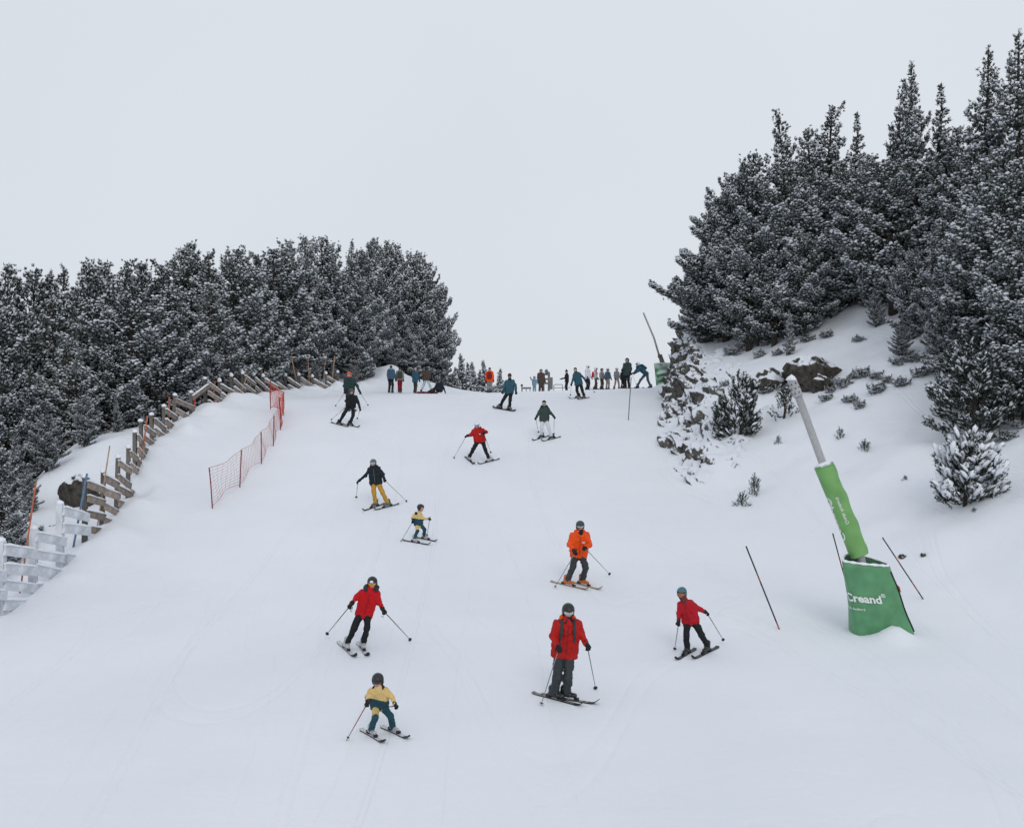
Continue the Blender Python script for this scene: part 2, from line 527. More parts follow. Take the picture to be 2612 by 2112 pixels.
boulder(1962, 996, 112, 80, 11, "brown snow-topped boulder on the right bank behind the young pine")
boulder(2085, 984, 150, 105, 12, "largest dark boulder on the right bank under the pines")
boulder(2105, 996, 70, 52, 13, "small pale boulder leaning on the largest dark boulder")
boulder(1800, 875, 40, 26, 14, "small boulder at the top of the rock face under the overhanging pine")
boulder(2305, 1424, 22, 14, 15, "small stone under the drifted snow lip beside the green lance")
boulder(2356, 1420, 14, 16, 16, "smallest stone under the drifted snow lip right of the lance")
boulder(190, 1310, 110, 120, 17, "snow-covered rock ledge behind the lower left fence", Y=33.5, depth=1.1)
boulder(262, 1250, 120, 110, 18, "broad snow-capped rock behind the wooden fence beside the blue pole", Y=38.0, depth=1.0)
boulder(140, 1390, 80, 70, 19, "dark rock below the snow ledge at the lower fence", Y=31.5, depth=1.0)

# ------------------------------------------------------------------ pines
def unit(a): return a / (np.linalg.norm(a, axis=-1, keepdims=True) + 1e-9)


_DOME = None


def snow_lumps(pos, size, elong, rg):
    """flattened irregular snow pads; elong (n,3) stretches each pad along a direction"""
    n = len(pos)
    K = 6
    an = np.arange(K) * 2 * np.pi / K
    ring = np.stack([np.cos(an), np.sin(an), np.zeros(K)], -1)
    base = np.concatenate([ring * 1.0 + [0, 0, -0.12], ring * 0.72 + [0, 0, 0.42], [[0, 0, 0.66]], [[0, 0, -0.36]]])
    nb = len(base)
    f = []
    for k in range(K):
        j = (k + 1) % K
        f += [(k, j, K + j), (k, K + j, K + k), (K + k, K + j, 2 * K), (j, k, 2 * K + 1)]
    f = np.array(f)
    jit = 1 + rg.uniform(-0.32, 0.32, (n, nb, 3))
    v = base[None] * jit
    e = elong / (np.linalg.norm(elong, axis=1, keepdims=True) + 1e-9)
    eh = e.copy()
    side = unit(np.stack([-e[:, 1], e[:, 0], np.zeros(n)], -1) + 1e-6)
    upv = unit(np.cross(eh, side)); upv = np.where(upv[:, 2:3] < 0, -upv, upv)
    L = np.linalg.norm(elong, axis=1)
    P = pos[:, None, :] + size[:, None, None] * (v[..., 0:1] * (eh * L[:, None])[:, None, :] + v[..., 1:2] * side[:, None, :] + v[..., 2:3] * 1.15 * upv[:, None, :])
    F = (f[None] + (np.arange(n) * nb)[:, None, None]).reshape(-1, 3)
    return P.reshape(-1, 3), F


def needles(pos, dirv, size, K, width, spread, rg, brush=False):
    n = len(pos)
    d = dirv[:, None, :] + rg.normal(size=(n, K, 3)) * spread
    d = unit(d)
    if brush:
        t = rg.uniform(-0.15, 1.0, (n, K, 1))
        b = pos[:, None, :] + dirv[:, None, :] * (size[:, None, None] * t)
        L = size[:, None, None] * rg.uniform(0.24, 0.38, (n, K, 1))
        d = unit(dirv[:, None, :] * 0.75 + unit(rg.normal(size=(n, K, 3))) * 0.8)
    else:
        b = pos[:, None, :] - dirv[:, None, :] * (size[:, None, None] * 0.35) + rg.normal(size=(n, K, 3)) * size[:, None, None] * 0.16
        L = size[:, None, None] * rg.uniform(0.65, 1.1, (n, K, 1))
    s = unit(np.cross(d, rg.normal(size=(n, K, 3)))) * (width * rg.uniform(0.7, 1.3, (n, K, 1)))
    tip = b + d * L
    V = np.stack([b + s, tip, b - s], 2).reshape(-1, 3)
    F = np.arange(n * K * 3).reshape(-1, 3)
    return V, F


def build_pine(seed, H, R, nb, base, shape, tuft=0.155, snow=0.95, dens=40, K=8, width=0.024, needle=None, brush=False, lean=0.0, crookd=0.06, rime=0.36, lump=1.0):
    rg = np.random.default_rng(seed)
    limb = MB()
    trunk = MB()
    ts = np.linspace(0, 1, 9)
    wob = np.cumsum(rg.normal(size=(9, 2)) * crookd * H / 9, axis=0)
    wob -= wob[0]
    ax = np.stack([wob[:, 0] + lean * H * ts ** 1.5, wob[:, 1], ts * H], -1)
    ax[0, 2] = -0.6
    r0 = 0.018 * H + 0.02
    trunk.tube(ax, [r0 * (1 - 0.93 * t) + 0.008 for t in ts], 7)

    def axis(z):
        t = np.clip(z / H, 0, 1)
        return np.array([np.interp(t, ts, ax[:, 0]), np.interp(t, ts, ax[:, 1]), z])
    TP, TD, TS, TO = [], [], [], []
    for i in range(nb):
        t = (i + rg.uniform(0, 1)) / nb
        z = H * (base + (0.985 - base) * t)
        if shape == 'cone':
            prof = (1 - t) ** 0.80 * (0.60 + 0.40 * min(1, t * 6 + 0.45))
        elif shape == 'round':
            prof = (max(0, 1 - t ** 2.7)) ** 0.72 * (0.62 + 0.38 * min(1, t * 3.5))
        else:
            prof = (1 - t) ** 0.62 * (0.7 + 0.3 * min(1, t * 4))
        L = R * prof * rg.choice([rg.uniform(0.55, 0.85), rg.uniform(0.85, 1.25)]) + (0.06 if shape == 'cone' else 0.12)
        az = i * 2.399963 + rg.normal() * 0.35
        el = -0.08 + 1.0 * t ** 1.1 + rg.normal() * 0.22
        if t > 0.62 and i % 6 == 0 and shape == 'mid':                     # a second leader beside the top
            el = rg.uniform(0.85, 1.15); L = rg.uniform(0.7, 1.2) * R / 2.0 * min(1, H / 6)
        hd = np.array([math.cos(az), math.sin(az), 0.0])
        sd_ = np.array([-hd[1], hd[0], 0.0])
        o0 = axis(z)
        curl = 0.30 * L

        def bp(s):
            s = np.asarray(s, float)
            return o0 + np.outer(s * L * math.cos(el), hd) + np.outer(s * L * math.sin(el) + curl * s * s - 0.10 * L * np.sin(s * 3.14), [0, 0, 1])
        pp = bp(np.linspace(0, 1, 5))
        rb = 0.012 * L + 0.010
        limb.tube(pp, [rb * 1.2, rb, rb * 0.8, rb * 0.55, rb * 0.3], 4, cap=False)
        n = int((dens * L * L + 9 * L + 4) * (1.0 if t < 0.72 else 0.72))
        s = np.sqrt(rg.uniform(0.06, 1.05, n))
        u = rg.uniform(-1, 1, n) * (0.50 * L * np.clip(1.08 - s, 0.05, 1) + 0.10)
        P = bp(s) + u[:, None] * sd_ + np.stack([np.zeros(n), np.zeros(n), rg.normal(size=n) * 0.11 + 0.30 * np.abs(u)], -1)
        bd = unit(hd * math.cos(el) + np.array([0, 0, 1]) * (math.sin(el) + 0.5))
        D = unit(bd * 0.7 + sd_ * np.sign(u)[:, None] * 0.45 + np.array([0, 0, 1.0 if brush else 0.55]) + rg.normal(size=(n, 3)) * 0.28)
        TP.append(P); TD.append(D); TS.append(rg.uniform(0.75, 1.25, n) * tuft * (1.0 - 0.30 * max(0, t - 0.6) / 0.4)); TO.append(s)
    # leader shoots
    n = 7
    P = np.stack([axis(H)] * n) + np.stack([rg.normal(size=n) * 0.03, rg.normal(size=n) * 0.03, np.linspace(-0.5, 0.05, n) * tuft * 4], -1)
    TP.append(P); TD.append(unit(np.array([0, 0, 1.0]) + rg.normal(size=(n, 3)) * 0.25)); TS.append(np.full(n, tuft)); TO.append(np.full(n, 0.6))
    P = np.concatenate(TP); D = np.concatenate(TD); S = np.concatenate(TS); O = np.concatenate(TO)
    NV, NF = needles(P, D, S, K, width, 0.55, rg, brush)
    zr = P[:, 2] / H
    keep = rg.random(len(P)) < snow * (0.12 + 1.1 * O ** 1.3) * np.clip(1.35 - 0.70 * zr, 0.40, 1) * (1.0 if H < 4 else np.clip(0.48 + 1.4 * zr, 0.48, 1))
    kp, kd, ks = P[keep], D[keep], S[keep]
    hd = kd.copy()
    if brush:
        el_ = unit(kd * np.array([1, 1, 0.75])) * rg.uniform(1.4, 2.4, (len(kp), 1))
        c = kp + kd * ks[:, None] * 0.5 + np.array([0, 0, 1]) * ks[:, None] * 0.17 - np.array([0, 0.04, 0]) * 0
        SV, SF = snow_lumps(c, ks * 0.20 * lump * rg.uniform(0.6, 1.3, len(kp)), el_, rg)
    else:
        hd[:, 2] *= 0.5
        el_ = unit(hd) * rg.uniform(0.75, 1.15, (len(kp), 1))
        c = kp + kd * ks[:, None] * 0.12 + np.array([0, 0, 1]) * ks[:, None] * 0.28
        SV, SF = snow_lumps(c, ks * 0.40 * lump * rg.uniform(0.35, 1.25, len(kp)), el_, rg)
    needle = needle or M_NEEDLE
    H = float(np.percentile(P[:, 2], 99.9))
    return dict(trunk=trunk.mesh("trunk", M_BARK, True), limbs=limb.mesh("limbs", M_BARK, True),
                crown=make_mesh("crown", NV, NF, [needle, M_RIME], (rg.random(len(NF)) < np.repeat(rime * (0.25 + 0.95 * O), K)).astype(np.int32)), snow=make_mesh("crown_snow", SV, SF, M_SNOW, smooth=True), H=H)


PINES = [
    build_pine(1, 10, 2.0, 74, 0.06, 'round'),
    build_pine(2, 10, 1.9, 78, 0.08, 'cone', needle=M_NEEDLE2),
    build_pine(3, 10, 2.3, 70, 0.08, 'round', snow=1.1),
    build_pine(4, 10, 1.7, 78, 0.05, 'mid', lean=0.03),
    build_pine(5, 10, 2.1, 72, 0.10, 'mid', snow=1.05, needle=M_NEEDLE2),
    build_pine(6, 10, 1.35, 76, 0.04, 'cone', snow=0.8),
]
SPREAD_PINE = build_pine(7, 8, 2.9, 66, 0.06, 'round', snow=0.95, lean=-0.10)
FAR_FIR = build_pine(8, 5, 1.0, 46, 0.03, 'cone', tuft=0.24, dens=24)
NEAR_FIR = build_pine(9, 5.6, 1.75, 46, 0.05, 'mid', tuft=0.30, dens=11, K=40, width=0.018, brush=True, snow=0.95, rime=0.06)
YOUNG = build_pine(10, 2.6, 1.0, 30, 0.05, 'mid', tuft=0.31, dens=11, K=44, width=0.016, brush=True, snow=0.85, rime=0.05)
LOADED = build_pine(11, 2.0, 0.95, 32, 0.02, 'mid', tuft=0.30, dens=15, K=40, width=0.016, brush=True, snow=1.15, rime=0.12, lump=1.4)
SPRIG = build_pine(12, 0.9, 0.30, 10, 0.04, 'mid', tuft=0.19, dens=22, K=36, width=0.012, brush=True, snow=0.8, rime=0.1)
SHRUB = build_pine(13, 0.55, 0.75, 26, 0.02, 'round', tuft=0.13, dens=26, K=9, width=0.018, snow=1.2)


def tree(name, proto, loc, height, rz, label, cat="pine tree", group=None, wide=1.0, tilt=(0, 0)):
    s = height / proto["H"]
    r = empty(name, (float(loc[0]), float(loc[1]), float(loc[2])))
    r.rotation_euler = (tilt[0] + random.uniform(-.035, .035), tilt[1] + random.uniform(-.035, .035), rz)
    sq = random.uniform(0.88, 1.14)
    r.scale = (s * wide * sq, s * wide / sq, s)
    add("trunk", proto["trunk"], r)
    c = add("crown", proto["crown"], r)
    c["kind"] = "stuff"
    add("limbs", proto["limbs"], r)["kind"] = "stuff"
    add("snow_cover", proto["snow"], c)["kind"] = "stuff"
    tag(r, label, cat, group)
    return r


_fyy = np.arange(23, 75, 0.1)
_fpx = CX + fence_x(_fyy) * FPX / _fyy


def behind_fence(px, Y, gap):
    """push a tree uphill along its line of sight until it stands beyond the fence"""
    k = np.nonzero(_fpx >= px)[0]
    return max(Y, float(_fyy[k[0]]) + gap) if len(k) and 40 < px < 900 else Y


def pine_by_top(px, py, Y, proto, label, group=None, wide=1.0, cat="pine tree", name="pine_tree", gap=6.0):
    if 150 < px < 500 and py > 780: gap = 8.0
    if 560 < px < 900 and gap > 5: gap = 8.0
    Y = behind_fence(px, Y, gap)
    X = (px - CX) * Y / FPX
    zb = gz(X, Y)
    zt = -(py - CY) * Y / FPX
    h = max(zt - zb, 1.2)
    s = h / proto["H"]
    w = wide * min(max((proto["H"] * 0.9) / h, 0.75), 1.2)     # taller pines are not much broader
    return tree(name, proto, (X, Y, zb - 0.1), h + 0.1, random.uniform(0, 6.28), label, cat, group, w)


ORD = ["first", "second", "third", "fourth", "fifth", "sixth", "seventh", "eighth", "ninth", "tenth", "eleventh", "twelfth", "thirteenth", "fourteenth", "fifteenth", "sixteenth",
       "seventeenth", "eighteenth", "nineteenth", "twentieth", "twenty-first", "twenty-second", "twenty-third", "twenty-fourth", "twenty-fifth", "twenty-sixth", "twenty-seventh",
       "twenty-eighth", "twenty-ninth", "thirtieth", "thirty-first", "thirty-second", "thirty-third"]


def rank(v, allv): return ORD[sorted(allv).index(v)]


# left wood: skyline first, then lower pines in front of it
sky_left = [(13, 705), (41, 684), (74, 689), (125, 703), (163, 694), (220, 681), (254, 673), (295, 662), (352, 672), (383, 697), (420, 667), (456, 640),
            (483, 622), (520, 665), (561, 656), (583, 640), (611, 664), (656, 650), (696, 640), (731, 613)]
G_L = "pines of the wood left of the fence"
L_L = "snow-dusted pine standing among others in the wood left of the fence"
for i, (px, py) in enumerate(sky_left):
    Y = 52 + 6 * (px / 731) + random.uniform(-2, 3)
    lab, grp = "snow-dusted pine, %s treetop from the left on the left wood's skyline" % ORD[i], G_L
    if i == 12: lab, grp = "pine with the highest narrow spire in the left half of the wood", None
    if i == 1: lab, grp = "leftmost tall pine with a ragged double top at the photo's left edge", None
    pine_by_top(px, py, Y, PINES[[3, 4, 0, 3, 1, 2, 4, 3, 0, 4][i % 10]], lab, grp, [1.5, 1.35, 1.6, 1.4][i % 4])
front_left = [(-15, 760, 44), (50, 800, 46), (140, 775, 47), (235, 770, 48), (342, 735, 46), (440, 742, 49), (540, 735, 50), (630, 735, 51), (705, 720, 53),
              (10, 930, 40), (85, 925, 41), (180, 870, 43), (275, 880, 44), (400, 850, 46), (505, 842, 47), (590, 850, 49), (660, 830, 51), (730, 820, 54),
              (-20, 1090, 34), (45, 1100, 36), (120, 1060, 37.5), (215, 1010, 40), (300, 1010, 42), (-45, 940, 42),
              (445, 960, 46), (530, 930, 48.5), (600, 915, 50.5), (660, 905, 53), (10, 1240, 31), (75, 1230, 33)]
_rows = [front_left[:9], front_left[9:18] + front_left[23:24], front_left[18:23] + front_left[24:28], front_left[28:]]
for i, (px, py, Y) in enumerate(front_left):
    ri = [k for k in range(4) if front_left[i] in _rows[k]][0]
    lab, grp = "snowy pine, %s from the left in the left wood's %s" % (rank(px, [q[0] for q in _rows[ri]]), ["upper row", "middle row", "lower row", "bottom corner"][ri]), G_L
    if i == 4: lab, grp = "broad snow-speckled pine at the front middle of the left wood", None
    pine_by_top(px, py, Y + random.uniform(-.6, .6), PINES[[2, 0, 4, 2, 2, 0, 4, 1, 2, 0, 5, 4][i % 12]], lab, grp, 1.2)
# wood behind the crest, left of the sky gap
sky_mid = [(780, 607, 70), (816, 609, 72), (848, 612, 74), (894, 617, 76), (925, 640, 80), (952, 611, 87), (984, 618, 89), (1009, 625, 90), (1040, 646, 91), (1066, 648, 92), (1088, 672, 93)]
G_M = "pines of the dense round clump behind the crest"
L_M = "snow-speckled pine standing in the dense clump behind the crest"
for i, (px, py, Y) in enumerate(sky_mid):
    lab, grp = "snow-speckled pine, %s treetop from the left on the dense clump's outline" % ORD[i], G_M
    if i == 10: lab, grp = "rightmost tall pine of the dense clump beside the open sky", None
    pine_by_top(px, py, Y, PINES[[4, 0, 3, 1, 0, 2, 4, 0, 2, 4, 0][i]], lab, grp, 1.25)
_mid = [(775, 690, 68), (840, 700, 70), (905, 715, 75), (965, 715, 88), (1020, 730, 89), (1060, 745, 90), (1095, 770, 91), (790, 800, 66), (850, 815, 70),
                                 (915, 820, 74), (975, 800, 86.5), (1035, 800, 88), (1080, 790, 89.5), (1112, 850, 92), (745, 800, 64), (1110, 722, 94), (940, 760, 84), (880, 880, 73), (1000, 850, 86), (1060, 850, 88)]
for i, (px, py, Y) in enumerate(_mid):
    lo = py >= 770
    pine_by_top(px, py, Y, PINES[[2, 0, 2, 4, 0, 2, 0, 2][i % 8]], "snow-speckled pine %s from the left in the dense clump's %s row" % (rank(px, [q[0] for q in _mid if (q[1] >= 770) == lo]), "lower" if lo else "upper front"), G_M, 1.2)
# low bushy pines at the foot of the clump, right behind the fence
_low = [(600, 935, 52), (650, 935, 55), (690, 930, 57), (742, 935, 59), (800, 925, 61), (850, 945, 70), (905, 938, 71), (945, 940, 76), (1000, 915, 88), (1052, 915, 92),
                                 (1085, 920, 94), (1110, 930, 95), (1140, 945, 96)]
for i, (px, py, Y) in enumerate(_low):
    pine_by_top(px, py, Y, PINES[2] if i < 7 else FAR_FIR, "low bushy snow-plastered pine, %s from the left at the foot of the clump" % ORD[i], "low pines at the foot of the left clump", 1.3, gap=3.4)
for px, py, Y, lab in [(1181, 904, 96, "tallest small fir in the row behind the far mound"), (1200, 926, 97, "small fir between two taller ones behind the far mound"),
                       (1209, 925, 99, "slim small fir behind the far mound, second from its middle"), (1222, 945, 98, "lowest small fir behind the far mound"),
                       (1238, 921, 97, "small fir just left of the person in orange on the crest"), (1273, 941, 96, "small fir between the orange person and the snowboarder"),
                       (1160, 938, 95, "first small fir right of the dense clump on the mound")]:
    pine_by_top(px, py, Y, FAR_FIR, lab, "small firs behind the far mound", 1.0, "fir tree", "fir_tree")

# right wood on the bank
G_R = "pines of the wood on the right bank"
L_R = "snow-dusted pine standing among others in the wood on the right bank"
sky_right = [(1924, 394, 50, 0, None), (1881, 442, 51, 2, None), (1844, 505, 52, 2, None),
             (2018, 290, 49, 3, "pointed pine at the left shoulder of the right wood's skyline"), (2070, 335, 51, 4, None),
             (2122, 276, 49, 3, "second pointed pine of the right wood's skyline, standing clear"), (2181, 298, 50, 5, None),
             (2278, 201, 47, 5, "narrow pine just left of the twin-topped middle peak on the right"), (2318, 177, 46, 1, "tall pointed pine in the middle of the right wood's skyline"),
             (2387, 227, 46, 5, "slim pine in the dip of the right wood's skyline"), (2440, 330, 47, 0, None),
             (2514, 128, 42, 1, "tall slender pine second from the right edge"), (2587, 92, 40, 1, "tallest pine at the photo's right edge"), (2640, 200, 42, 4, None)]
for px, py, Y, k, lab in sky_right:
    pine_by_top(px, py, Y, PINES[k], lab or "snow-dusted pine, %s treetop from the left on the right wood's skyline" % rank(px, [q[0] for q in sky_right]), None if lab else G_R, 1.15)
_fr = [(1985, 430, 48, None), (2060, 450, 47, None), (2140, 420, 47, None), (2210, 400, 46, None), (1910, 560, 48, None), (1975, 590, 47, None),
                                      (2278, 404, 44, "big round-headed pine in front of the right wood"), (2050, 600, 46, None), (2390, 400, 43, None), (2470, 380, 41, None),
                                      (2160, 560, 47, None), (2400, 560, 40.5, None), (2120, 700, 46.5, None), (2330, 640, 40.5, None),
                                      (2547, 385, 35, "big dark pine filling the right edge of the photo"), (2650, 420, 34, None), (2470, 600, 37, None), (2600, 640, 33.5, None),
                                      (2385, 720, 38.5, None), (2215, 690, 45.5, None)]
for i, (px, py, Y, lab) in enumerate(_fr):
    lo = py >= 550
    pine_by_top(px, py, Y, PINES[[2, 0, 4, 0, 2, 4, 2, 0, 1, 0, 2, 4, 0, 2, 0, 4, 2, 0, 0, 3][i]], lab or "snow-dusted pine %s from the left in the right wood's %s row" % (rank(px, [q[0] for q in _fr if (q[1] >= 550) == lo]), "lower" if lo else "upper"), None if lab else G_R, 1.15)
t = pine_by_top(1850, 590, 50.5, SPREAD_PINE, "low spreading pine overhanging the rock face at the wood's left end", None, 1.35)
pine_by_top(1795, 690, 52.5, SPREAD_PINE, "lowest wind-bent pine leaning out above the rock face", None, 1.25)
pine_by_top(1935, 680, 48, PINES[2], "bushy pine just right of the overhanging spreading pine", G_R, 1.2)
pine_by_top(2014, 790, 44.5, PINES[5], "slim young pine standing alone before the wood's middle", None, 0.9)
pine_by_top(2105, 770, 47, PINES[0], "bushy pine at the wood's edge above the largest boulder", G_R, 1.0)
pine_by_top(2235, 745, 43.5, PINES[2], "bushy pine at the wood's edge right of the snow knoll", G_R, 0.9)
pine_by_top(2330, 760, 40.5, PINES[0], "bushy pine at the wood's edge above the near firs", G_R, 1.2)
pine_by_top(2300, 835, 39.0, PINES[2], "low bushy pine left of the near firs at the wood's edge", G_R, 1.3)
pine_by_top(2400, 770, 36.5, PINES[4], "dark bushy pine rising behind the wide-branched near fir", G_R, 1.3)
pine_by_top(2620, 560, 31.5, PINES[0], "tall dark pine whose trunk stands at the right edge", G_R, 1.2)


def near_plant(px, py_base, py_top, proto, name, label, cat, group=None, wide=1.0, rz=0.0, tilt=(0, 0), Y=None):
    p = hit(px, py_base) if Y is None else np.array([(px - CX) * Y / FPX, Y, gz((px - CX) * Y / FPX, Y)])
    h = (py_base - py_top) * p[1] / FPX
    return tree(name, proto, (p[0], p[1], p[2] - 0.05), h, rz, label, cat, group, wide, tilt)


near_plant(1890, 1118, 955, YOUNG, "pine_tree", "young bushy pine alone on the snow beside the rock face", "pine tree", wide=1.05, rz=1.0)
near_plant(1838, 1112, 1020, YOUNG, "pine_tree", "short side pine touching the young bushy pine's left", "pine tree", wide=0.9, rz=2.2)
near_plant(2000, 1068, 985, SPRIG, "pine_sapling", "sapling on the snow just behind the lance's perforated head", "sapling", wide=1.1, rz=0.4)
near_plant(1925, 1262, 1206, SPRIG, "pine_sapling", "upright snowy sapling low on the bare right bank", "sapling", wide=0.9, rz=2.0)
near_plant(1893, 1290, 1252, SPRIG, "pine_sapling", "flattened snowy sapling just below the upright one", "sapling", wide=1.5, rz=3.0)
near_plant(1985, 1132, 1108, SPRIG, "pine_sapling", "tiny dark sprig poking from the snow under the sapling", "sapling", rz=3.0)
near_plant(2460, 1292, 1105, LOADED, "fir_tree", "small fir bowed under thick snow on the right bank", "fir tree", wide=1.15, rz=0.6)
near_plant(2490, 1125, 850, NEAR_FIR, "fir_tree", "wide-branched near fir right of the snow lance", "fir tree", wide=1.55, rz=0.3)
near_plant(2575, 1080, 800, NEAR_FIR, "fir_tree", "near fir cut by the photo's right edge", "fir tree", wide=1.35, rz=2.3)
near_plant(2420, 1060, 890, NEAR_FIR, "fir_tree", "shorter near fir left of the wide-branched one", "fir tree", wide=1.35, rz=4.0)
near_plant(2143, 1120, 1088, SPRIG, "pine_sapling", "small upright sprig in the snow above the green sleeve", "sapling", rz=1.0)
near_plant(2205, 1148, 1118, SPRIG, "pine_sapling", "leaning snowy sprig right of the green sleeve's top", "sapling", wide=1.6, rz=2.0)
near_plant(2484, 1305, 1290, SPRIG, "pine_sapling", "tiny sprig under the bowed small fir", "sapling", wide=1.5, rz=2.0)
near_plant(2309, 1225, 1210, SPRIG, "pine_sapling", "tiny buried sprig right of the green sleeve", "sapling", wide=1.5, rz=0.2)

shrub_px = [(1835, 872), (1860, 862), (1890, 866), (1925, 868), (1955, 880), (1900, 890), (1870, 905), (1985, 905), (1940, 910), (1850, 985), (1960, 1000), (2005, 1000), (2120, 1000), (2150, 985), (2175, 965),
            (2200, 960), (2110, 1020), (2235, 965), (2262, 975), (2240, 1000), (2290, 930), (2330, 920), (2170, 1025), (2195, 1040), (2350, 960), (2300, 985), (2060, 870), (2110, 860), (2190, 870), (1818, 1000), (2570, 1120), (2600, 1090)]
for i, (px, py) in enumerate(shrub_px):
    p = hit(px, py, 24, 60)
    tree("shrub", SHRUB, (p[0], p[1], p[2] - 0.05), random.uniform(0.28, 0.46), random.uniform(0, 6.28), "low alpine shrub half buried in snow, %s from the left on the right bank" % rank((px, py), shrub_px), "shrub",
         "low shrubs on the right bank", random.uniform(1.2, 1.8))

# ------------------------------------------------------------------ wooden fence on the left
def cap_strip(L, w, h):
    """rounded snow strip lying on a board"""
    prof = [(-w / 2, 0), (-w / 2 * 0.95, h * 0.55), (0, h), (w / 2 * 0.95, h * 0.55), (w / 2, 0)]
    n = 9
    V, F = [], []
    rg = np.random.default_rng(5)
    for i in range(n):
        t = i / (n - 1)
        k = (0.75 + 0.5 * rg.random()) * (0.5 if i in (0, n - 1) else 1)
        for a, b in prof: V.append((t * L, a, b * k))
    for i in range(n - 1):
        for j in range(4): F.append((i * 5 + j, i * 5 + j + 1, i * 5 + 6 + j, i * 5 + 5 + j))
    F.append((4, 3, 2, 1, 0)); F.append(tuple(range((n - 1) * 5, n * 5)))
    return make_mesh("snow_cap", V, F, M_SNOW, smooth=True)


BOARD_L = 1.0
mb = MB(); mb.box((0.5, 0, 0), (1.0, 0.04, 0.22)); ME_BOARD = mb.mesh("board", M_WOOD)
mb = MB(); mb.box((0.5, 0, 0), (1.0, 0.06, 0.26)); ME_BOARD_W = mb.mesh("board", M_FROST)
mb = MB(); mb.box((0, 0, 0.5), (0.13, 0.13, 1.0), taper=0.94); ME_POST = mb.mesh("post", M_POST)
mb = MB(); mb.box((0, 0, 0.5), (0.18, 0.18, 1.0), taper=0.94); ME_POST_W = mb.mesh("post", M_FROST)
ME_CAP = cap_strip(1.0, 0.075, 0.07)
mb = MB()
for k in range(8): pass
v, f = snow_lumps(np.array([[0, 0, 0.02]]), np.array([0.13]), np.array([[1.0, 0.0, 0.0]]), np.random.default_rng(3))
ME_PCAP = make_mesh("snow_cap", v, f, M_SNOW, smooth=True)

fence = empty("wooden_fence", (-12.2, 28, gz(-12.2, 28)))
tag(fence, "weathered plank fence topped with snow climbing the piste's left edge", "fence")
FINV = np.array(fence.location)
fy = []
y = 22.4
while y < 69.5:
    fy.append(y); y += 1.72 if y < 48 else 1.95
DIP = math.tan(math.radians(11.5))
for i, y in enumerate(fy):
    x = float(fence_x(y)); g = gz(x + 0.25, y)
    white = y < 27.6
    kink = 44.4 < y < 46.2
    ph = 1.62 + 0.12 * math.sin(i * 2.1)
    if y > 35: ph = 1.25 + 0.12 * math.sin(i * 1.7)
    if y > 38.5: ph = 0.98 + 0.14 * math.sin(i * 1.3)
    if y > 46: ph = 0.98 + 0.10 * math.sin(i * 1.9)
    if y > 56: ph = 0.72 + 0.08 * math.sin(i * 1.9)
    p = add("post", ME_POST_W if white else ME_POST, fence, tuple(np.array([x - 0.09, y, g - 0.7]) - FINV))
    p.scale = (1, 1, ph + 0.7)
    p.rotation_euler = (random.uniform(-.03, .03), random.uniform(-.03, .03), random.uniform(-.1, .1))
    c = bpy.data.objects.new("snow_cap", ME_PCAP); COL.objects.link(c); c.parent = p
    c.location = (0, 0, 1.0); c.scale = (1.0, 1.0, 1.0 / (ph + 0.7) * (1.5 if y > 48 else 0.9))
    if i + 1 >= len(fy): continue
    y2 = fy[i + 1] + 0.10; x2 = float(fence_x(y2))
    L = math.hypot(x2 - x, y2 - y)
    az = math.atan2(y2 - y, x2 - x)
    for k in range(6):
        z0 = g + ph - 0.20 - k * 0.42 + random.uniform(-.03, .03)
        dz = -DIP * L
        if kink: dz = 0.50
        z1 = z0 + dz
        g2 = gz(x2 + 0.25, y2)
        if random.random() < 0.06 and k: continue
        if z0 + 0.1 < g - 0.10 or max(z0, z1) < min(g, g2): break
        b = add("board", ME_BOARD_W if white else ME_BOARD, fence, tuple(np.array([x + 0.03, y - 0.06, z0]) - FINV))
        LL = math.hypot(L, dz)
        b.scale = (LL * random.uniform(0.97, 1.06), 1, random.uniform(0.80, 0.98) * (1 if y < 46 else 0.8))
        b.rotation_mode = 'XYZ'
        b.rotation_euler = Matrix.Rotation(az, 3, 'Z').to_4x4().to_euler()
        b.rotation_euler = (Matrix.Rotation(az, 3, 'Z') @ Matrix.Rotation(-math.atan2(dz, L) + random.uniform(-.045, .045), 3, 'Y')).to_euler()
        c = bpy.data.objects.new("snow_cap", ME_CAP); COL.objects.link(c); c.parent = b
        c.location = (0, 0, 0.110 if not white else 0.128); c.scale = (1, 1.25, random.uniform(0.7, 1.5) * (1.6 if y > 46 else 1))

# ------------------------------------------------------------------ marker poles
def stake(name, p0, p1, r, mats, label, cat, group=None, band=None, seg=6):
    """a straight pole from p0 (in the snow) to p1; band = list of (t0,t1,mat index)"""
    p0 = np.array(p0); p1 = np.array(p1)
    b = MB()
    d = p1 - p0
    for t0, t1, m in (band or [(0, 1, 0)]):
        n = 4
        b.tube([p0 + d * (t0 + (t1 - t0) * k / n) - p0 for k in range(n + 1)], r, seg, m)
    o = add(name, b.mesh(name, mats, True), None, tuple(p0))
    tag(o, label, cat, group)
    return o


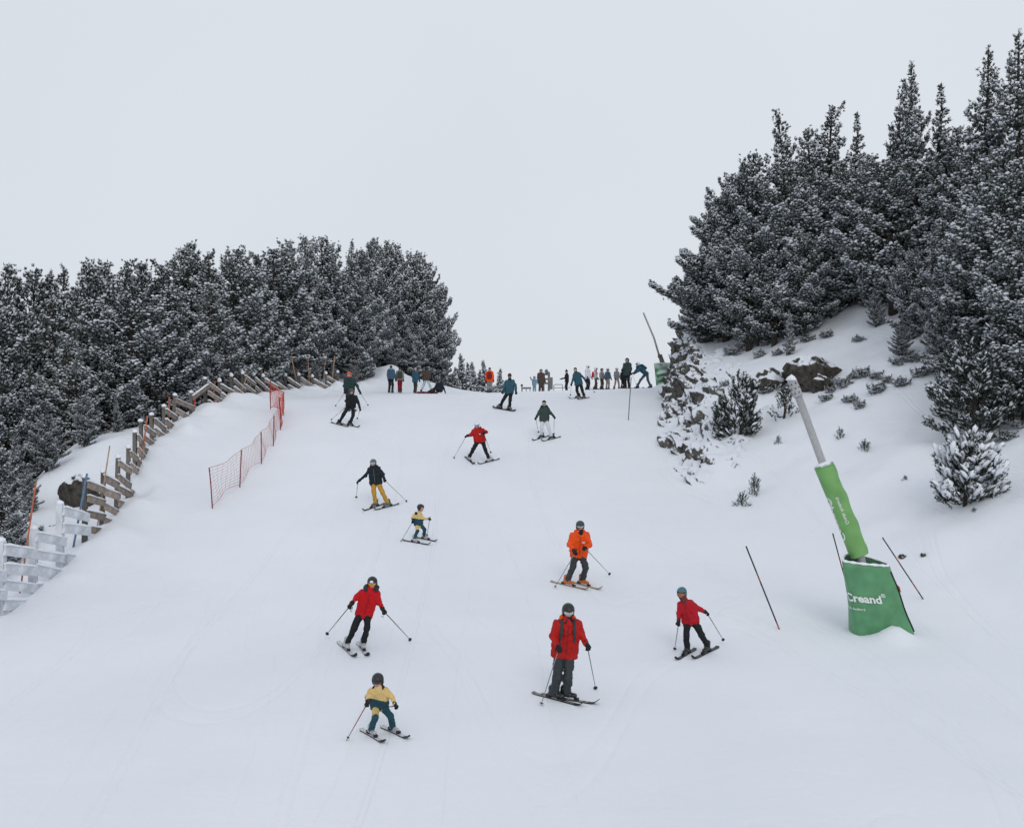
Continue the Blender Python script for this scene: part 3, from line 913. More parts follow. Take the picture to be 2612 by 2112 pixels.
M_OR = plain("orange_pole", (0.44, 0.13, 0.06), 0.6, 0.3, 6)
M_ORB = plain("orange_pole_bright", (0.52, 0.075, 0.035), 0.6, 0.25, 6)
M_BAM = plain("bamboo_pole", (0.40, 0.24, 0.15), 0.7, 0.3, 6)
M_BLUEP = plain("blue_pole", (0.10, 0.19, 0.30), 0.6, 0.3, 9)
left_poles = [((92, 1229), (67, 1400), M_OR, .020, 26.4, "leftmost orange marker pole behind the frosted fence boards"),
              ((222, 1208), (203, 1310), M_BLUEP, .028, 29.5, "short blue pole behind the lower wooden fence"),
              ((280, 1137), (255, 1300), M_BAM, .018, 31.0, "brown marker pole right of the blue pole"),
              ((376, 1063), (357, 1200), M_OR, .026, 36.5, "marker pole by the dark sapling behind the fence"),
              ((432, 1012), (425, 1170), M_OR, .035, 40.0, "orange marker pole left of the bright red-orange one"),
              ((498, 1000), (487, 1150), M_ORB, .042, 43.2, "bright red-orange marker pole by the fence bend"),
              ((548, 972), (544, 1110), M_OR, .030, 46.0, "rusty marker pole beside the fence's rising boards"),
              ((632, 955), (603, 1030), M_BAM, .024, 50.0, "thin leaning pole just past the fence bend"),
              ((675, 945), (670, 1025), M_BAM, .022, 52.5, "thin straight pole left of the red net's far end"),
              ((741, 903), (764, 1010), M_BAM, .034, 56.0, "bamboo pole leaning left over the far fence"),
              ((785, 915), (791, 1010), M_BAM, .028, 58.5, "bamboo pole right of the left-leaning one"),
              ((829, 922), (822, 1010), M_BAM, .022, 60.5, "faint thin pole between two bamboo poles"),
              ((853, 908), (844, 1010), M_BAM, .032, 61.5, "bamboo pole left of the skier in the orange helmet"),
              ((904, 905), (900, 1010), M_BAM, .030, 63.5, "bamboo pole behind the skier in the orange helmet")]
for (tx, ty), (bx_, by_), m, r, Y, lab in left_poles:
    Y = behind_fence(bx_, 0, 0.35)
    a = at(bx_, by_, Y); b_ = at(tx, ty, Y)
    d = (b_ - a) / np.linalg.norm(b_ - a)
    g = gz(a[0], Y)
    k = max(0.0, (a[2] - g) / max(d[2], 0.5) + 0.4)
    stake("marker_pole", a - d * k, b_, r * 1.1, [m], lab, "pole", "poles along the wooden fence")
M_DARKP = plain("dark_pole", (0.022, 0.022, 0.024), 0.6, 0.2, 6)
M_REDP = plain("red_pole_band", (0.30, 0.06, 0.035), 0.6, 0.2, 6)
bandsA = [(0, 0.2, 1), (0.2, 0.62, 0), (0.62, 0.72, 1), (0.72, 1, 0)]
bandsB = [(0, 0.22, 0), (0.22, 0.36, 1), (0.36, 0.62, 0), (0.62, 0.72, 1), (0.72, 1, 0)]
p = hit(1997, 1606); stake("marker_pole", p - np.array([-.02, 0, .25]), at(1903, 1393, p[1] + 0.1), .017, [M_DARKP, M_REDP], "dark banded pole leaning left between the red child and green lance", "pole", None, bandsA)
p = hit(2358, 1529); stake("marker_pole", p - np.array([-.1, 0, .2]), at(2251, 1371, p[1] + 0.1), .015, [M_DARKP, M_REDP], "dark banded pole leaning left, right of the green lance", "pole", None, bandsB)
p = at(2192, 1490, 23.4); stake("marker_pole", (p[0], 23.4, gz(p[0], 23.4) - .2), at(2124, 1360, 23.4), .015, [M_DARKP, M_REDP], "thin dark and red pole behind the green bag", "pole", None, [(0, .78, 1), (.78, 1, 0)])
p = hit(1602, 1072); stake("marker_pole", p - np.array([0, 0, .2]), at(1610, 962, p[1]), .022, [M_ALU], "thin grey pole standing in the snow below the queue of children", "pole")

# ------------------------------------------------------------------ red safety net
M_NETP = plain("net_post_red", (0.20, 0.015, 0.022), 0.5, 0.25, 8)
M_NET = plain("net_red", (0.62, 0.06, 0.03), 0.6, 0.15, 8)
M_NETD = plain("net_thread", (0.42, 0.075, 0.055), 0.6, 0.15, 8)
posts = [(543, 1298, 534, 1194), (611, 1243, 616, 1148), (667, 1183, 666, 1102), (697, 1138, 699, 1060), (716, 1097, 713, 1015), (722, 1060, 724, 1000)]
net = empty("safety_net", tuple(hit(543, 1298)))
tag(net, "sagging red safety net on thin posts inside the wooden fence", "safety net")
NO = np.array(net.location)
B, T = [], []
for (bx_, by_, tx, ty) in posts:
    a = hit(bx_, by_)
    t_ = at(tx, ty, a[1])
    B.append(a); T.append(t_)
    m_ = MB(); m_.tube([a - np.array([0, 0, .25]) - NO, (a + t_) / 2 - NO, t_ - NO], .020, 7)
    add("net_post", m_.mesh("net_post", M_NETP, True), net)
# the last span turns to the fence and hangs bunched
aa = np.array([(690 - CX) * 47.5 / FPX, 47.5, 0]); aa[2] = gz(aa[0], aa[1])
B.append(aa); T.append(aa + np.array([0, 0, 1.25]))
m_ = MB(); m_.tube([aa - np.array([0, 0, .25]) - NO, aa + np.array([0, 0, 1.35]) - NO], .020, 7)
add("net_post", m_.mesh("net_post", M_NETP, True), net)
netm = MB()
for s in range(len(B) - 1):
    L = np.linalg.norm(B[s + 1] - B[s])
    nr, nc, sub = 11, max(int(L / 0.30), 4), 8
    dense = s >= 4

    def P(u, v):
        a = B[s] * (1 - u) + B[s + 1] * u + np.array([0, 0, 0.10])
        b = T[s] * (1 - u) + T[s + 1] * u
        sag = 0.09 * 4 * u * (1 - u)
        q = a * (1 - v) + b * v
        q = q + np.array([0.05 * math.sin(9 * u + 4 * v), 0, -sag * (0.35 + 0.65 * v) + 0.18 * 4 * u * (1 - u) * (1 - v)])
        return q - NO
    rr = 0.0050 if not dense else 0.013
    for r_ in range(nr):
        v = r_ / (nr - 1)
        netm.tube([P(k / sub, v) for k in range(sub + 1)], rr * (1.8 if r_ in (0, nr - 1) else 1), 4, 1 if dense else (0 if r_ else 1), cap=False)
    for c_ in range(nc + 1):
        u = c_ / nc
        netm.tube([P(u, k / 4) for k in range(5)], rr * 0.6, 4, 1 if dense else 0, cap=False)
o = add("netting", netm.mesh("netting", [M_NETD, M_NET]), net)
o["kind"] = "stuff"

# ------------------------------------------------------------------ snow lances
M_GREEN = plain("green_tarpaulin", (0.090, 0.265, 0.125), 0.45, 0.18, 3, 0.35, 14)
M_GREEN2 = plain("green_sleeve_foam", (0.150, 0.340, 0.105), 0.5, 0.15, 3, 0.25, 12)
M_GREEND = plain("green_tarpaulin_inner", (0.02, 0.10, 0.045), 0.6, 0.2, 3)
M_PIPE = plain("frosted_pipe", (0.36, 0.36, 0.37), 0.55, 0.12, 18, 0.4, 60)
M_PRINT = plain("white_print", (0.72, 0.75, 0.74), 0.6, 0.06, 10)
M_HOLE = plain("nozzle_hole", (0.02, 0.02, 0.02), 0.7, 0.1, 5)
M_ORANGE_STRAP = plain("orange_strap", (0.42, 0.07, 0.03), 0.6, 0.2, 10)
M_SNOWGREEN = snowy_rock("rimed_tarpaulin", (0.05, 0.20, 0.075), (0.09, 0.27, 0.11), -0.22, 0.40, 2.2, 0.85)


def text_mesh(body, size, bold=0.0):
    cu = bpy.data.curves.new("print", 'FONT')
    cu.body = body; cu.size = size; cu.offset = bold; cu.resolution_u = 3
    o = bpy.data.objects.new("print", cu); COL.objects.link(o)
    dg = bpy.context.evaluated_depsgraph_get(); dg.update()
    me = bpy.data.meshes.new_from_object(o.evaluated_get(dg))
    V = np.array([v.co[:] for v in me.vertices]).reshape(-1, 3)
    F = [tuple(p.vertices) for p in me.polygons]
    bpy.data.objects.remove(o); bpy.data.curves.remove(cu); bpy.data.meshes.remove(me)
    return V, F


def refine(V, F, maxlen):
    """split long triangle edges so that flat print can follow a curved surface"""
    V = [np.array(v) for v in V]; T_ = []
    for f in F:
        for k in range(1, len(f) - 1): T_.append((f[0], f[k], f[k + 1]))
    for _ in range(6):
        out = []; cache = {}
        for t in T_:
            l = [np.linalg.norm(V[t[i]] - V[t[(i + 1) % 3]]) for i in range(3)]
            i = int(np.argmax(l))
            if l[i] <= maxlen: out.append(t); continue
            a, b, c = t[i], t[(i + 1) % 3], t[(i + 2) % 3]
            key = (min(a, b), max(a, b))
            if key not in cache:
                cache[key] = len(V); V.append((V[a] + V[b]) / 2)
            m = cache[key]
            out += [(a, m, c), (m, b, c)]
        T_ = out
    return np.array(V), T_


def grid_faces(nu, nv, closed=True):
    F = []
    for j in range(nv - 1):
        for i in range(nu if closed else nu - 1):
            a = j * nu + i; b = j * nu + (i + 1) % nu
            F.append((a, b, b + nu, a + nu))
    return F


def near_lance():
    Y = LANCE_Y
    base = np.array([LANCE_X, Y, gz(LANCE_X, Y)])
    root = empty("snow_lance", tuple(base))
    tag(root, "leaning snow lance in a green padded sleeve and bag on the right", "snow lance")
    k = Y / FPX
    ax_top = at(2019, 968, Y + 0.3); sl_top = at(2100, 1186, Y + 0.12); sl_bot = at(2193, 1418, Y - 0.02); bag_c = at(2240, 1600, Y)
    L = lambda p: np.array(p) - base
    d = (sl_top - sl_bot) / np.linalg.norm(sl_top - sl_bot)
    # metal pipe
    m = MB(); m.tube([L(bag_c), L(sl_bot), L(sl_top), L(at(2036, 1010, Y + .27))], [.10, .10, .085, .082], 14)
    add("pipe", m.mesh("pipe", M_PIPE, True), root)
    m = MB()
    hp0, hp1 = L(at(2037, 1012, Y + .27)), L(ax_top)
    m.tube([hp0, hp0 * .9 + hp1 * .1, hp1], [.10, .112, .105], 14)
    head = add("nozzle_head", m.mesh("nozzle_head", M_PIPE, True), root)
    v, f = snow_lumps(np.array([hp1]), np.array([.125]), np.array([[1.0, 0, 0]]), np.random.default_rng(2))
    add("snow_cap", make_mesh("snow_cap", v, f, M_SNOW, smooth=True), head)
    dh = (hp1 - hp0) / np.linalg.norm(hp1 - hp0)
    sdv = np.cross(dh, [0, 1, 0]); sdv /= np.linalg.norm(sdv); fr = np.cross(dh, sdv)
    hm = MB()
    for j in range(3):
        for i in range(7):
            a = i * 2 * math.pi / 7 + j * .45
            c = hp0 + (hp1 - hp0) * (.22 + .26 * j) + .109 * (math.cos(a) * sdv + math.sin(a) * fr)
            o_ = (math.cos(a) * sdv + math.sin(a) * fr)
            hm.tube([c - o_ * .01, c + o_ * .006], .017, 8)
    add("nozzle", hm.mesh("nozzle", M_HOLE), head)
    # padded sleeve: a foam tube with a slit along its right side
    nu, nv = 40, 24
    V = []
    u0 = np.cross(d, [0, 1, 0]); u0 /= np.linalg.norm(u0)
    if u0[0] < 0: u0 = -u0
    w0 = np.cross(u0, d)
    if w0[1] > 0: w0 = -w0            # towards the camera

    def sleeve(th, t, off=0.0):
        r = .215 * (1 + .008 * math.sin(7 * t + 1) + .006 * math.sin(17 * t + th)) - (.03 * max(0, t - .93) / .07)
        r += .02 * math.exp(-((th % (2 * math.pi)) - .15) ** 2 / .05) * math.sin(21 * t)
        c = L(sl_top) * (1 - t) + L(sl_bot) * t + u0 * (.015 * math.sin(3.14 * t))
        return c + (r + off) * (math.cos(th) * u0 + math.sin(th) * w0 * .92)
    for j in range(nv):
        for i in range(nu): V.append(sleeve(2 * math.pi * i / nu, j / (nv - 1)))
    F = grid_faces(nu, nv)
    F.append(tuple(range(nu))); F.append(tuple(reversed(range((nv - 1) * nu, nv * nu))))
    sl = add("padded_sleeve", make_mesh("padded_sleeve", V, F, M_GREEN2, smooth=True), root)
    # snow lying in the top of the sleeve and along its right flank
    v, f = snow_lumps(np.array([L(sl_top) + d * .005]), np.array([.205]), np.array([u0 * 1.0]), np.random.default_rng(4))
    v = (v - (L(sl_top))) ; v = v - np.outer(v @ d, d) * .55 + L(sl_top)
    add("snow_cap", make_mesh("snow_cap", v, f, M_SNOW, smooth=True), sl)
    m = MB(); m.tube([sleeve(-.12, t, .004) for t in np.linspace(.02, .97, 20)], [.012 + .010 * abs(math.sin(9 * t)) for t in np.linspace(0, 1, 20)], 6)
    add("snow_line", m.mesh("snow_line", M_SNOW, True), sl)
    # print running down the sleeve

    def sleeve_print(body, size, th, t0, bold, name):
        V, Fp = text_mesh(body, size, bold)
        V, Fp = refine(V, Fp, .04)
        Ls = np.linalg.norm(L(sl_top) - L(sl_bot))
        P = [sleeve(th - v[1] / .215, t0 - v[0] / Ls, .005) for v in V]
        add(name, make_mesh(name, P, Fp, M_PRINT), sl)
    sleeve_print("Creand\u00a9", .27, math.radians(196), .80, .006, "print")
    sleeve_print("Cr\u00e8dit Andorr\u00e0", .10, math.radians(112), .64, .001, "print")
    # bag: a padded tarpaulin wrapped round the foot, open at the top
    tl, tr = L(at(2148, 1432, Y - .25)), L(at(2266, 1446, Y - .25))
    bl, br = L(at(2190, 1612, Y - .25)), L(at(2330, 1612, Y - .25))
    lb, rb = L(at(2172, 1408, Y + .40)), L(at(2262, 1438, Y + .40))
    shiftb = np.array([.06, .72, 0])

    def bag(s, t, off=0.0):
        # s runs round: 0 front-left .. 0.4 front-right .. 1 back to the start ; t 0 top .. 1 bottom
        fl = tl * (1 - t) + bl * t; fr_ = tr * (1 - t) + br * t
        bk_l = lb * (1 - t) + (bl + shiftb) * t; bk_r = rb * (1 - t) + (br + shiftb + np.array([-.05, 0, 0])) * t
        cs = [fl, fr_, bk_r, bk_l]
        seg = [0, .36, .56, .80, 1.0]
        s = s % 1.0
        for q in range(4):
            if s <= seg[q + 1] + 1e-9: break
        u = (s - seg[q]) / (seg[q + 1] - seg[q])
        p = cs[q] * (1 - u) + cs[(q + 1) % 4] * u
        c = sum(cs) / 4
        out = p - c; out[2] *= .2; out = out / (np.linalg.norm(out) + 1e-6)
        bulge = [.10, .05, .06, .10][q] * 4 * u * (1 - u)
        p = p + out * (bulge + off + .012 * math.sin(13 * s + 9 * t) * (1 if off == 0 else 1))
        return p
    nu, nv = 72, 16
    V = [bag(i / nu, j / (nv - 1) * 1.15) for j in range(nv) for i in range(nu)]
    # soften the plan corners
    A = np.array(V).reshape(nv, nu, 3)
    for _ in range(3): A = .25 * np.roll(A, 1, 1) + .5 * A + .25 * np.roll(A, -1, 1)
    Vo = A.reshape(-1, 3)
    cen = A.mean(1, keepdims=True)
    inn = A - (A - cen) / np.linalg.norm(A - cen, axis=2, keepdims=True) * .05
    Vi = inn.reshape(-1, 3)
    F = grid_faces(nu, nv); n = len(Vo)
    mi = [0] * len(F)
    Fi = [tuple(n + q for q in reversed(f)) for f in F]
    rim = [(i, n + i, n + (i + 1) % nu, (i + 1) % nu) for i in range(nu)]
    bagme = make_mesh("bag", np.concatenate([Vo, Vi]), F + Fi + rim, [M_GREEN, M_GREEND], mi + [1] * len(Fi) + [0] * len(rim), True)
    bo = add("padded_bag", bagme, root)
    # snow along the rim, thickest in front
    m = MB()
    ring = [(A[0, i] + inn[0, i]) / 2 + np.array([0, 0, .015]) for i in list(range(-6, 30))]
    m.tube(ring, [.022 + .016 * math.sin(i * .6) ** 2 for i in range(len(ring))], 7)
    ring = [(A[0, i] + inn[0, i]) / 2 + np.array([0, 0, .01]) for i in range(36, 66)]
    m.tube(ring, [.014 + .012 * math.sin(i * .5) ** 2 for i in range(len(ring))], 6)
    add("rim_snow", m.mesh("rim_snow", M_SNOW, True), bo)

    def bag_print(body, size, x0, t0, bold):
        """x0: metres from the bag's front left corner along its girth"""
        V, Fp = text_mesh(body, size, bold)
        V, Fp = refine(V, Fp, .022)
        Hh = np.linalg.norm(bl - tl)
        order = np.arange(-24, 40)
        P = []
        for v in V:
            jy = (t0 - v[1] / Hh) / 1.15 * (nv - 1); j0 = int(jy); fy_ = jy - j0
            ring = A[j0, order] * (1 - fy_) + A[j0 + 1, order] * fy_
            c = cen[j0, 0] * (1 - fy_) + cen[j0 + 1, 0] * fy_
            cum = np.concatenate([[0], np.cumsum(np.linalg.norm(np.diff(ring, axis=0), axis=1))]); cum -= cum[24]
            q = np.array([np.interp(x0 + v[0], cum, ring[:, a_]) for a_ in range(3)])
            o_ = q - c; o_[2] = 0; o_ /= np.linalg.norm(o_)
            P.append(q + o_ * .020 + np.array([0, -.012, 0]))
        add("print", make_mesh("print", P, Fp, M_PRINT), bo)
        return float(V[:, 0].max())
    w1 = text_mesh("Creand", .255, .008)[0][:, 0].max()
    bag_print("Creand", .255, .63 - w1, .56, .008)
    bag_print("\u00a9", .12, .645, .47, .002)
    bag_print("Cr\u00e8dit Andorr\u00e0", .075, -.22, .68, .001)
    # overlapping seam with an orange tie on the right side
    seam = [A[j, 27] + (A[j, 27] - cen[j, 0]) * .02 for j in range(1, nv - 2)]
    m = MB(); m.tube(seam, .018, 6)
    add("seam", m.mesh("seam", M_BLACK, True), bo)
    m = MB(); m.tube([seam[3] + np.array([0, -.02, .03]), seam[3] + np.array([.03, -.03, -.01]), seam[4] + np.array([.02, -.02, 0])], .016, 6)
    add("tie", m.mesh("tie", M_ORANGE_STRAP, True), bo)


near_lance()


def far_lance():
    p = hit(1694, 1004, 50, 70)
    Y = 59.5
    base = np.array([(1694 - CX) * Y / FPX, Y, 0]); base[2] = gz(base[0], base[1])
    root = empty("snow_lance", tuple(base))
    tag(root, "far snow lance with rimed green bag beside the rock face", "snow lance")
    L = lambda q: np.array(q) - base
    m = MB(); m.tube([L(at(1688, 930, Y)), L(at(1668, 862, Y)), L(at(1641, 798, Y))], [.06, .055, .05], 8)
    add("pipe", m.mesh("pipe", M_PIPE, True), root)
    m = MB(); m.tube([L(at(1694, 960, Y)), L(at(1690, 926, Y)), L(at(1683, 905, Y))], [.15, .14, .12], 8)
    m.box(L(at(1681, 908, Y - .1)), (.12, .2, .22))
    add("hinge", m.mesh("hinge", M_POST), root)
    nu, nv = 48, 26
    A = np.zeros((nv, nu, 3))
    rg = np.random.default_rng(6)
    for j in range(nv):
        t = j / (nv - 1)
        l = at(1669 + 9 * t + 8 * max(0, t - .7), 925 + 90 * t, Y); r = at(1723 - 10 * t, 927 + 90 * t, Y)
        c = (l + r) / 2; hw = (r[0] - l[0]) / 2
        for i in range(nu):
            th = 2 * math.pi * i / nu
            e = .55
            cx_, cy_ = math.copysign(abs(math.cos(th)) ** e, math.cos(th)), math.copysign(abs(math.sin(th)) ** e, math.sin(th))
            front = max(0, -math.sin(th))
            fold = .05 * math.sin(t * 38 + 2 * math.cos(th)) * front * (1 if .25 < t < .85 else .2)
            A[j, i] = L(c) + np.array([cx_ * hw, cy_ * .45 + fold, 0])
    F = grid_faces(nu, nv); F.append(tuple(reversed(range(nu))))
    b = add("padded_bag", make_mesh("padded_bag", A.reshape(-1, 3), F, M_SNOWGREEN, smooth=True), root)
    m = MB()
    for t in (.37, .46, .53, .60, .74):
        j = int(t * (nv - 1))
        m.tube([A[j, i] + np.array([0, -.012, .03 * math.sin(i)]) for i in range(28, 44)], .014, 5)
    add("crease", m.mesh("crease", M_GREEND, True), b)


far_lance()

# ------------------------------------------------------------------ lift gate and rail beyond the crest
def lift_gate():
    Y = 76.0
    M_G = plain("lift_gate_grey", (0.16, 0.17, 0.18), 0.55, 0.15, 5)
    M_GR = plain("lift_gate_red", (0.20, 0.10, 0.09), 0.55, 0.15, 5)
    b0 = np.array([(1394 - CX) * Y / FPX, Y, 0]); b0[2] = gz(b0[0], Y)
    r = empty("lift_gate", tuple(b0))
    tag(r, "grey steel lift gate frame standing behind the crest", "lift gate")
    k = Y / FPX
    for px, top in ((1386, 951), (1400, 949)):
        x = (px - CX) * k - b0[0]; zt = (CY - top) * k - b0[2]
        m = MB(); m.box((x, 0, zt / 2 - .1), (.17, .17, zt + .2)); add("column", m.mesh("column", M_G), r)
    for row in (955, 967, 978):
        zt = (CY - row) * k - b0[2]
        m = MB(); m.box((0, 0.12, zt), (.5, .06, .12)); add("crossbar", m.mesh("crossbar", M_GR if row == 967 else M_G), r)
    zt = (CY - 946) * k - b0[2]
    m = MB(); m.tube([(0, 0, zt - .25), (0, 0, zt - .12), (0, 0, zt), (0, 0, zt + .12)], [.04, .13, .15, .05], 10); add("lamp_head", m.mesh("lamp_head", M_G, True), r)
    m = MB(); m.box(((1406 - CX) * k - b0[0], 0, (CY - 978) * k - b0[2]), (.22, .2, .9)); add("cabinet", m.mesh("cabinet", M_G), r)
    b1 = np.array([(1424 - CX) * Y / FPX, Y, 0]); b1[2] = gz(b1[0], Y)
    r = empty("rail", tuple(b1))
    tag(r, "low tubular queue rail right of the lift gate", "rail")
    zt = (CY - 981) * k - b1[2]
    m = MB(); m.tube([(-.33, 0, -.1), (-.33, 0, zt - .05), (-.28, 0, zt), (.28, 0, zt), (.33, 0, zt - .05), (.33, 0, -.1)], .028, 6)
    add("frame", m.mesh("frame", M_G, True), r)
    m = MB(); m.tube([(-.33, 0, zt - .25), (.9, 0, zt - .22)], .024, 6); add("crossbar", m.mesh("crossbar", M_G, True), r)
    b2 = np.array([(1343 - CX) * Y / FPX, Y + 2, 0]); b2[2] = gz(b2[0], Y + 2)
    r = empty("barrier", tuple(b2)); tag(r, "low grey barrier with a dark post beyond the crest", "barrier")
    k2 = (Y + 2) / FPX
    zt = (CY - 990) * k2 - b2[2]
    m = MB(); m.box((0, 0, zt), (.75, .08, .14)); add("beam", m.mesh("beam", M_G), r)
    for x in (-.3, 0, .3):
        m = MB(); m.box((x, 0, zt / 2 - .1), (.06, .06, zt + .1)); add("leg", m.mesh("leg", M_G), r)
    x = (1331 - CX) * k2 - b2[0]; z2 = (CY - 983) * k2 - b2[2]
    m = MB(); m.tube([(x, 0, -.1), (x, 0, z2)], .03, 6); m.box((x, 0, z2), (.16, .12, .16)); add("signal_box", m.mesh("signal_box", M_BLACK), r)


lift_gate()

# ------------------------------------------------------------------ people
def surface_nets(f, org, h):
    ins = f < 0
    nx, ny, nz = f.shape
    c = np.zeros((nx - 1, ny - 1, nz - 1), np.uint8)
    offs = [(i, j, k) for i in (0, 1) for j in (0, 1) for k in (0, 1)]
    for i, j, k in offs: c += ins[i:nx - 1 + i, j:ny - 1 + j, k:nz - 1 + k]
    act = (c > 0) & (c < 8)
    I, J, K = np.nonzero(act)
    if len(I) == 0: return np.zeros((0, 3)), np.zeros((0, 4), int)
    acc = np.zeros((len(I), 3)); cnt = np.zeros(len(I))
    for a in offs:
        for ax_ in range(3):
            if a[ax_]: continue
            b = list(a); b[ax_] = 1
            fa = f[I + a[0], J + a[1], K + a[2]]; fb = f[I + b[0], J + b[1], K + b[2]]
            m = (fa < 0) != (fb < 0)
            t = np.where(m, fa / np.where(m, fa - fb, 1), 0)
            p = np.array(a, float)[None] + t[:, None] * (np.array(b, float) - np.array(a, float))[None]
            acc += p * m[:, None]; cnt += m
    V = (acc / cnt[:, None] + np.stack([I, J, K], 1)) * h + org
    idx = -np.ones(act.shape, int); idx[I, J, K] = np.arange(len(I))
    F = []
    for ax_ in range(3):
        o1, o2 = [(1, 2), (2, 0), (0, 1)][ax_]
        sl = [slice(None)] * 3; sl2 = [slice(None)] * 3
        sl[ax_] = slice(0, -1); sl2[ax_] = slice(1, None)
        A, Bq = ins[tuple(sl)], ins[tuple(sl2)]
        E = np.argwhere(A != Bq)
        E = E[(E[:, o1] > 0) & (E[:, o2] > 0) & (E[:, o1] < f.shape[o1] - 1) & (E[:, o2] < f.shape[o2] - 1)]
        if not len(E): continue
        d1 = np.zeros(3, int); d1[o1] = 1; d2 = np.zeros(3, int); d2[o2] = 1
        q = [E - d1 - d2, E - d2, E, E - d1]
        Q = np.stack([idx[tuple(x.T)] for x in q], 1)
        fl = A[tuple(E.T)]
        Q = np.where(fl[:, None], Q, Q[:, ::-1])
        F.append(Q)
    F = np.concatenate(F)
    F = F[(F >= 0).all(1)]
    return V, F


class SDF:
    """smooth union of tapered limbs and ellipsoids, meshed on a small grid"""
    def __init__(s, k=0.04): s.pr = []; s.k = k; s.cut = []; s.sub = []; s.pts = []

    def limb(s, a, b, ra, rb, k=None):
        a = np.array(a, float); b = np.array(b, float)
        s.pr.append(('l', a, b, ra, rb, k)); s.pts += [a - ra, a + ra, b - rb, b + rb]; return s

    def ell(s, c, R, rad, k=None):
        c = np.array(c, float); m = max(rad)
        s.pr.append(('e', c, np.array(R, float), np.array(rad, float), k)); s.pts += [c - m, c + m]; return s

    def plane(s, p, n): s.cut.append((np.array(p, float), np.array(n, float))); return s      # keeps the side against n

    def mesh(s, name, h, mats, noise=0.0, wl=0.09, matfn=None, seed=0, extra=None):
        P = np.array(s.pts); lo = P.min(0) - 2.5 * h - 0.02; hi = P.max(0) + 2.5 * h + 0.02
        n = np.ceil((hi - lo) / h).astype(int) + 1
        g = [lo[i] + h * np.arange(n[i]) for i in range(3)]
        X = np.stack(np.meshgrid(*g, indexing='ij'), -1).astype(np.float32)
        D = None
        for pr in s.pr:
            if pr[0] == 'l':
                _, a, b, ra, rb, k = pr
                ba = (b - a).astype(np.float32); L2 = float(ba @ ba) + 1e-9
                pa = X - a.astype(np.float32)
                t = np.clip((pa @ ba) / L2, 0, 1)
                d = np.linalg.norm(pa - t[..., None] * ba, axis=-1) - (ra + (rb - ra) * t)
            else:
                _, c, R, rad, k = pr
                q = (X - c.astype(np.float32)) @ R.T.astype(np.float32)
                l = np.linalg.norm(q / rad.astype(np.float32), axis=-1)
                d = (l - 1) * float(rad.min())
            kk = s.k if k is None else k
            if D is None: D = d
            else:
                hh = np.clip(0.5 + 0.5 * (d - D) / kk, 0, 1)
                D = d + (D - d) * hh - kk * hh * (1 - hh)
        if noise > 0:
            rg = np.random.default_rng(seed)
            acc = 0
            for w in (1.0, 1.0, 0.55):
                dv = rg.normal(size=3); dv /= np.linalg.norm(dv)
                dv2 = rg.normal(size=3); dv2 /= np.linalg.norm(dv2)
                acc = acc + np.sin((X @ dv.astype(np.float32)) * 6.28 / (wl * w) + 2.2 * np.sin((X @ dv2.astype(np.float32)) * 6.28 / (wl * 2.3 * w))) * w
            D = D + noise * acc.astype(np.float32) * 0.5
        for p, nn in s.cut: D = np.maximum(D, (X - p.astype(np.float32)) @ nn.astype(np.float32))
        if extra is not None: D = extra(X, D)
        V, F = surface_nets(D, lo, h)
        if len(V) == 0:
            V = np.zeros((3, 3)); F = np.array([[0, 1, 2, 2]])
        mi = None
        if matfn is not None: mi = matfn(V[F].mean(1))
        return make_mesh(name, V, F, mats, mi, True)


def cloth(name, col, rough=0.75): return plain("cloth_" + name, col, rough, 0.08, 9, 0.4, 90, spec=0.25)


C = dict(
    red=cloth("red", (0.42, 0.012, 0.010)), bright_red=cloth("bright_red", (0.50, 0.006, 0.012)), crimson=cloth("crimson", (0.40, 0.008, 0.018)),
    orange=cloth("orange", (0.78, 0.085, 0.010)), charcoal=cloth("charcoal", (0.040, 0.047, 0.052)), black=cloth("black", (0.011, 0.013, 0.015)),
    navy=cloth("navy_black", (0.012, 0.019, 0.025)), mustard=cloth("mustard", (0.48, 0.27, 0.045)), ochre=cloth("ochre", (0.64, 0.46, 0.19)), teal=cloth("teal", (0.016, 0.062, 0.085)),
    white=cloth("white", (0.66, 0.68, 0.72)), greygreen=cloth("greygreen", (0.040, 0.062, 0.060)), tealblue=cloth("tealblue", (0.030, 0.095, 0.135)), blue=cloth("blue", (0.055, 0.105, 0.165)),
    darkgreen=cloth("darkgreen", (0.022, 0.045, 0.045)), brown=cloth("brown", (0.075, 0.055, 0.045)), iceblue=cloth("iceblue", (0.50, 0.61, 0.66)), grey=cloth("grey", (0.22, 0.23, 0.24)),
    beige=cloth("beige", (0.28, 0.22, 0.17)), darkred=cloth("darkred", (0.20, 0.012, 0.018)), lightgrey=cloth("lightgrey", (0.45, 0.46, 0.48)), olive=cloth("olive", (0.05, 0.048, 0.035)),
    skyblue=cloth("skyblue", (0.16, 0.27, 0.36)), fur=cloth("fur", (0.035, 0.037, 0.042)), maroon=cloth("maroon", (0.13, 0.03, 0.035)))
M_SKIN = plain("skin", (0.48, 0.27, 0.20), 0.55, 0.08, 20)
M_LIP = plain("lips", (0.36, 0.10, 0.09), 0.5, 0.08, 20)


def shell(name, col, rough=0.3): return plain("shell_" + name, col, rough, 0.12, 10, spec=0.5)


